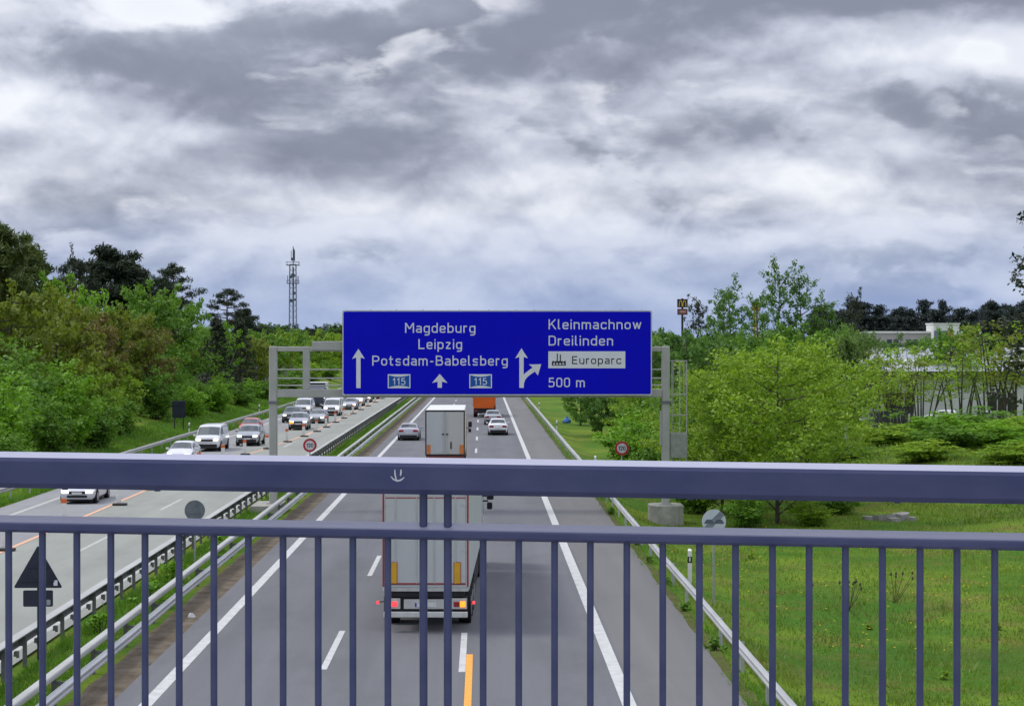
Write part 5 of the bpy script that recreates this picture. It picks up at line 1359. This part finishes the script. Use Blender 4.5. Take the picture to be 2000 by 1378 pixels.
for k in range(24):
    MB().add([(k * 2 - .05, -.78, 5.31), (k * 2 + .05, -.78, 5.31), (k * 2 + .05, 13, 7.915), (k * 2 - .05, 13, 7.915), (k * 2, -.78, 5.36), (k * 2, 13, 7.965)], [(0, 1, 4), (1, 2, 5, 4), (3, 0, 4, 5), (2, 3, 5)]).build('roof_seam', ROOFG, rf)
MB().box(-.5, 46.5, -.9, -.8, 4.75, 5.35).build('fascia', FASC, hall)
for k in range(4):
    x = 2.5 + k * 11.2
    w_ = MB().box(x, x + 3.2, -.04, .03, .8, 3.0).build('window', WIND, hall)
    for j in (1.06, 2.12): MB().box(x + j - .04, x + j + .04, -.07, -.041, .8, 3.0).build('glazing_bar', WALLW, w_)
for k in range(12):
    MB().box(k * 3.9, k * 3.9 + .06, -.035, -.001, 3.1, 4.74).build('cladding_joint', CONCG, hall)
for k in range(3):
    x = 5.0 + k * 12; s = MB().add([(x, 2, 5.75), (x + 2.2, 2, 5.75), (x + 2.2, 5, 6.3), (x, 5, 6.3), (x + .4, 2.6, 6.25), (x + 1.8, 2.6, 6.25), (x + 1.8, 4.4, 6.6), (x + .4, 4.4, 6.6)], [(0, 1, 5, 4), (1, 2, 6, 5), (2, 3, 7, 6), (3, 0, 4, 7), (4, 5, 6, 7)]).build('roof_light', P_WHITE, rf)
off = tag(empty('office_block', (65.0, 300, gz(66, 300))), 'flat roofed grey office block with dark windows before the pine forest', 'building')
MB().box(0, 20, 0, 12, 0, 10.3).build('wall', CONCG, off)
MB().box(-.3, 20.3, -.3, 12.3, 10.3, 10.6).build('roof', WALLW, off)
for k in range(6):
    x = .8 + k * 3.3
    for j in (0, 1.15):
        w_ = MB().box(x + j, x + j + .85, -.05, .03, 7.7, 9.2).build('window', WIND, off); MB().box(x + j - .05, x + j + .9, -.09, -.051, 7.58, 7.68).build('sill', WALLW, w_)
MB().box(-2, 30, -6, -.3, 6.2, 6.9).build('canopy', WALLW, off)
MB().box(-2, 30, -6.2, -6.001, 6.15, 6.5).build('canopy_edge', FASC, off)
MB().box(-1, 29, -5.5, -.3, 0, 6.19).build('annex', CONCG, off)
MB().box(12.3, 12.9, -.2, .4, 10.6, 11.1).build('roof_vent', pm('vent_red', (.35, .06, .03), .6), off)
tw = tag(empty('stair_tower', (76.6, 298, gz(78, 298))), 'pale stair tower with blue and orange panels beside the office block', 'building')
MB().box(0, 4.4, 0, 5, 0, 11.9).build('wall', WALLW, tw)
MB().box(-.15, 4.55, -.15, 5.15, 11.9, 12.1).build('roof', WALLW, tw)
MB().box(.1, 2.4, -.05, -.001, 9.0, 10.8).build('panel', pm('panel_slate', (.13, .16, .22), .5), tw)
MB().box(2.45, 3.3, -.05, -.001, 9.7, 11.0).build('panel', pm('panel_orange', (.50, .13, .06), .5), tw)
MB().box(.1, 2.4, -.05, -.001, 7.6, 8.95).build('panel', pm('panel_pale_blue', (.40, .46, .52), .5), tw)
MB().box(2.6, 3.1, -.06, .0, 8.7, 9.1).build('window', WIND, tw)
# grey fence panel in the scrub
fp = tag(empty('fence_panel', (PX(1702, 160), 160, gz(36, 160))), 'blue grey mesh fence panel standing in the scrub before the hall', 'fence')
FMT = pm('fence_mesh_grey', (0.085, 0.10, 0.125), .7, var=.2, scale=3)
for k in range(11): MB().box(k * .31, k * .31 + .28, 0, .03, .2, 2.0).build('slat', FMT, fp)
for x in (-.08, 1.66, 3.42): MB().box(x, x + .07, .035, .1, -.4, 2.1).build('post', GALVD, fp)
for z in (.35, 1.8): MB().box(-.08, 3.49, .0305, .0345, z, z + .06).build('rail', GALVD, fp)
# cars parked by the hall
car('hatch', P_WHITE, 47.5, 181.5, 1, 'white car parked between the stems before the hall', 'off', rz=R(70))
car('suv', P_RED, 36.5, 186.0, 1, 'red car parked at the left end of the hall', 'off', rz=R(85))
car('saloon', P_SILVER, 52.2, 182.5, 1, 'silver car parked before the hall at the right edge', 'off', rz=R(80))

# ------------------------------------------------------------------ noise barrier panels glimpsed in the wood
NB = pm('barrier_timber_grey', (0.13, 0.115, 0.11), .9, var=.25, scale=2, col2=(.2, .18, .17), stretch=(.3, .3, 3))
nb = tag(empty('noise_barrier', (-36.6, 0, 0)), 'grey timber noise barrier glimpsed between the trees of the left bank', 'barrier')
bp = MB().box(-.06, .06, .06, 3.94, 0, 2.6).mesh('panel', NB); bpp = MB().box(-.09, .09, -.06, .06, -.5, 2.8).mesh('post', GALVD)
for k in range(56):
    y = 118 + k * 4.0; z = gz(-36.6, y)
    o = link_mesh('panel', bp, nb); o.location = (0, y, z); o = link_mesh('post', bpp, nb); o.location = (0, y, z)

# ------------------------------------------------------------------ radio mast
MST = pm('mast_steel', (0.16, 0.20, 0.26), .6, .2, var=.15)
MSD = pm('mast_antenna', (0.085, 0.10, 0.13), .6, var=.2)
mx_ = PX(573, 600)
mt = tag(empty('radio_mast', (mx_, 600, -.06)), 'tall steel lattice radio mast with antenna platforms above the left wood', 'mast')
hw = 1.05
for sx in (-1, 1):
    for sy in (-1, 1): MB().tube([(sx * hw * 1.25, sy * hw * 1.25, 0), (sx * hw, sy * hw, 35.5)], .10, 6).build('leg', MST, mt)
for k in range(18):
    z0 = k * 2.0; z1 = z0 + 2.0; a = hw * (1.25 - .25 * z0 / 36); b_ = hw * (1.25 - .25 * z1 / 36); m = MB()
    if z1 > 36: continue
    for sx, sy, tx, ty in ((-1, -1, 1, -1), (1, -1, 1, 1), (1, 1, -1, 1), (-1, 1, -1, -1)):
        m.tube([(sx * a, sy * a, z0), (tx * b_, ty * b_, z1)], .045, 4); m.tube([(tx * b_, ty * b_, z1), (sx * b_, sy * b_, z1)], .045, 4)
    m.build('lattice_bay', MST, mt)
MB().tube([(.1, .1, 0), (.1, .1, 35)], .28, 8).build('cable_tray', MST, mt)
for z, r in ((29.4, 1.9), (35.6, 2.1)):
    MB().box(-r, r, -r, r, z, z + .18).build('platform', MSD, mt)
    m = MB()
    for s in (-1, 1): m.tube([(s * r, -r, z + 1.1), (s * r, r, z + 1.1)], .06, 5); m.tube([(-r, s * r, z + 1.1), (r, s * r, z + 1.1)], .06, 5)
    for s in (-1, 1):
        for q_ in (-1, 1): m.tube([(s * r, q_ * r, z), (s * r, q_ * r, z + 1.1)], .06, 5)
    m.build('platform_rail', MSD, mt)
MB().tube([(.1, 0, 35.5), (.1, 0, 42.0)], .16, 8).build('pole', MSD, mt)
for x, z0, z1, wd in ((.35, 37.4, 41.2, .22), (.55, 37.0, 40.6, .16), (-.55, 37.6, 40.7, .09), (-1.75, 29.6, 32.2, .10), (1.75, 29.6, 32.0, .14), (-.3, 37.2, 38.2, .3)):
    MB().cbox(x - wd, x + wd, -.15, .15, z0, z1, .02).build('antenna', MSD, mt)
for x, z, r in ((.2, 32.2, .7), (-.6, 31.6, .5), (.5, 26.2, .55), (-.4, 23.6, .6), (.9, 23.9, .4)):
    MB().disc((x, -1.35, z), r, 'y', .3, 16).build('dish', MSD, mt)

# ------------------------------------------------------------------ advertising pylons
SGB = pm('pylon_black', (0.012, 0.010, 0.016), .5, var=.1)
GOLD = pm('pylon_gold', (0.62, 0.42, 0.06), .5, var=.05)
PRED = pm('pylon_panel_maroon', (0.16, 0.055, 0.06), .5, var=.2, scale=2)
Y = 520.0; k = Y / 3438
t = tag(empty('advertising_pylon', (PX(1333.5, Y), Y, 0)), 'tall pylon with golden arches on black panel above a maroon panel', 'sign')
def pz(py): return 8.1 + (676 - py) * k
MB().tube([(0, .4, -.2), (0, .4, pz(582.5))], .32, 10).build('mast', SGB, t)
MB().cbox(-10.2 * k, 10.2 * k, 0, .35, pz(600.3), pz(584), .05).build('panel', SGB, t)
MB().cbox(-10 * k, 10 * k, 0, .35, pz(614.8), pz(602.8), .05).build('panel', PRED, t)
m = MB()
for j, s in enumerate((-1, 1)):
    ribbon(m, [(s * 3.55 * k + math.cos(R(a)) * 2.85 * k * 1.0, pz(598.3) + math.sin(R(a)) ** .75 * 11.4 * k if math.sin(R(a)) > 0 else pz(598.3)) for a in range(0, 181, 12)], 1.5 * k, -.03 - .02 * j)
m.build('golden_arches', GOLD, t)
MB().box(-6 * k, 7 * k, -.02, -.002, pz(610.5), pz(606.5)).build('faded_lettering', pm('faded_pink', (.42, .26, .26), .6, var=.3, scale=1.5), t)
Y = 470.0; k = Y / 3438
t = tag(empty('advertising_pylon', (PX(1479, Y), Y, 0)), 'yellow box pylon sign rising between the ragged trees', 'sign')
AMB = pm('pylon_amber', (0.62, 0.29, 0.012), .5, var=.12, scale=.8)
def pz(py): return 8.1 + (676 - py) * k
MB().cbox(-7.5 * k, 6.2 * k, 0, 1.6, pz(607), pz(590), .05).build('panel', AMB, t)
MB().cbox(6.2 * k, 7.4 * k, .02, 1.58, pz(606.8), pz(590.2), .02).build('side_panel', SGB, t)
for x in (-3, 2): MB().tube([(x * k, .8, -.2), (x * k, .8, pz(606))], .25, 8).build('mast', AMB, t)

# ------------------------------------------------------------------ odds and ends
t = tag(empty('rubbish_bag', (9.6, 201, gz(9.6, 201))), 'small blue plastic bag lying on the verge meadow', 'bag')
m = MB(); rr = random.Random(3); pts = []
for z, r in ((0, .40), (.15, .50), (.35, .42), (.55, .24), (.75, .12)):
    pts.append([(math.cos(a * PI / 5) * r * rr.uniform(.8, 1.15), math.sin(a * PI / 5) * r * rr.uniform(.7, 1.05), z) for a in range(10)])
for ring in pts: m.v += ring
for i in range(4):
    for a in range(10): m.f.append((i * 10 + a, i * 10 + (a + 1) % 10, i * 10 + 10 + (a + 1) % 10, i * 10 + 10 + a))
m.f.append(tuple(range(40, 50))); m.build('bag', pm('blue_plastic', (.03, .13, .36), .4, var=.15), t, True)
STN_ = pm('rubble_stone', (0.26, 0.25, 0.23), .9, var=.2, scale=3, bump=.4)
rr = random.Random(9)
for i, (dx, dy, s, hh) in enumerate(((0, 0, .62, .32), (.85, .35, .5, .38), (-.8, .2, .42, .2), (.35, -.5, .34, .2), (1.35, -.1, .3, .22))):
    x, y = 20.3 + dx, 88.5 + dy; m = MB()
    ring = [(math.cos(a * PI / 3.5 + .3) * s * rr.uniform(.75, 1.15), math.sin(a * PI / 3.5 + .3) * s * .7 * rr.uniform(.75, 1.15)) for a in range(7)]
    m.v += [(p[0], p[1], -.2) for p in ring] + [(p[0] * .92, p[1] * .92, hh * rr.uniform(.7, 1.1)) for p in ring]
    m.f += [tuple(range(7)), tuple(range(7, 14))] + [(a, (a + 1) % 7, (a + 1) % 7 + 7, a + 7) for a in range(7)]
    o = m.build('stone_block', STN_); o.location = (x, y, gz(x, y)); tag(o, 'pale broken stone block lying in the right meadow', 'stone', 'broken stones in the meadow')
t = tag(MB().add([(-.13, -.1, 0), (.12, -.12, 0), (.15, .1, 0), (-.1, .13, 0), (-.08, -.05, .17), (.06, -.07, .22), (.08, .06, .14), (-.06, .07, .19)],
    [(0, 1, 2, 3), (0, 1, 5, 4), (1, 2, 6, 5), (2, 3, 7, 6), (3, 0, 4, 7), (4, 5, 6, 7)]).build('litter', pm('white_plastic', (.6, .6, .6), .5)), 'crumpled white litter on the dirt beside the median guard rail', 'litter')
t.location = (-8.75, 53.0, -.02); t.scale = (.8, .8, .6)

rm = random.Random(21)
for i in range(9):
    x, y = rm.uniform(8.5, 24), rm.uniform(46, 84)
    weed(x, y, rm.uniform(.18, .34), [L_FRESH, L_FRESH][i % 2], ['dark green', 'yellow green'][i % 2] + ' leafy weed standing in the right meadow', 'weeds in the right meadow', 200 + i)
YF = pm('dandelion_yellow', (0.75, 0.50, 0.02), .7, var=.1)
m = MB()
for i in range(170):
    cx, cy = rm.choice(((13, 66), (17, 62), (12, 55), (20, 75), (15, 80), (9.5, 70))); x, y = rm.gauss(cx, 1.6), rm.gauss(cy, 3.0)
    if x < 7: continue
    m.disc((x, y, gz(x, y) + rm.uniform(.12, .22)), .032, 'z', .012, 6)
tag(m.build('dandelion_flowers', YF), 'tiny yellow dandelion flowers sprinkled over the right meadow', 'flowers', kind='stuff')
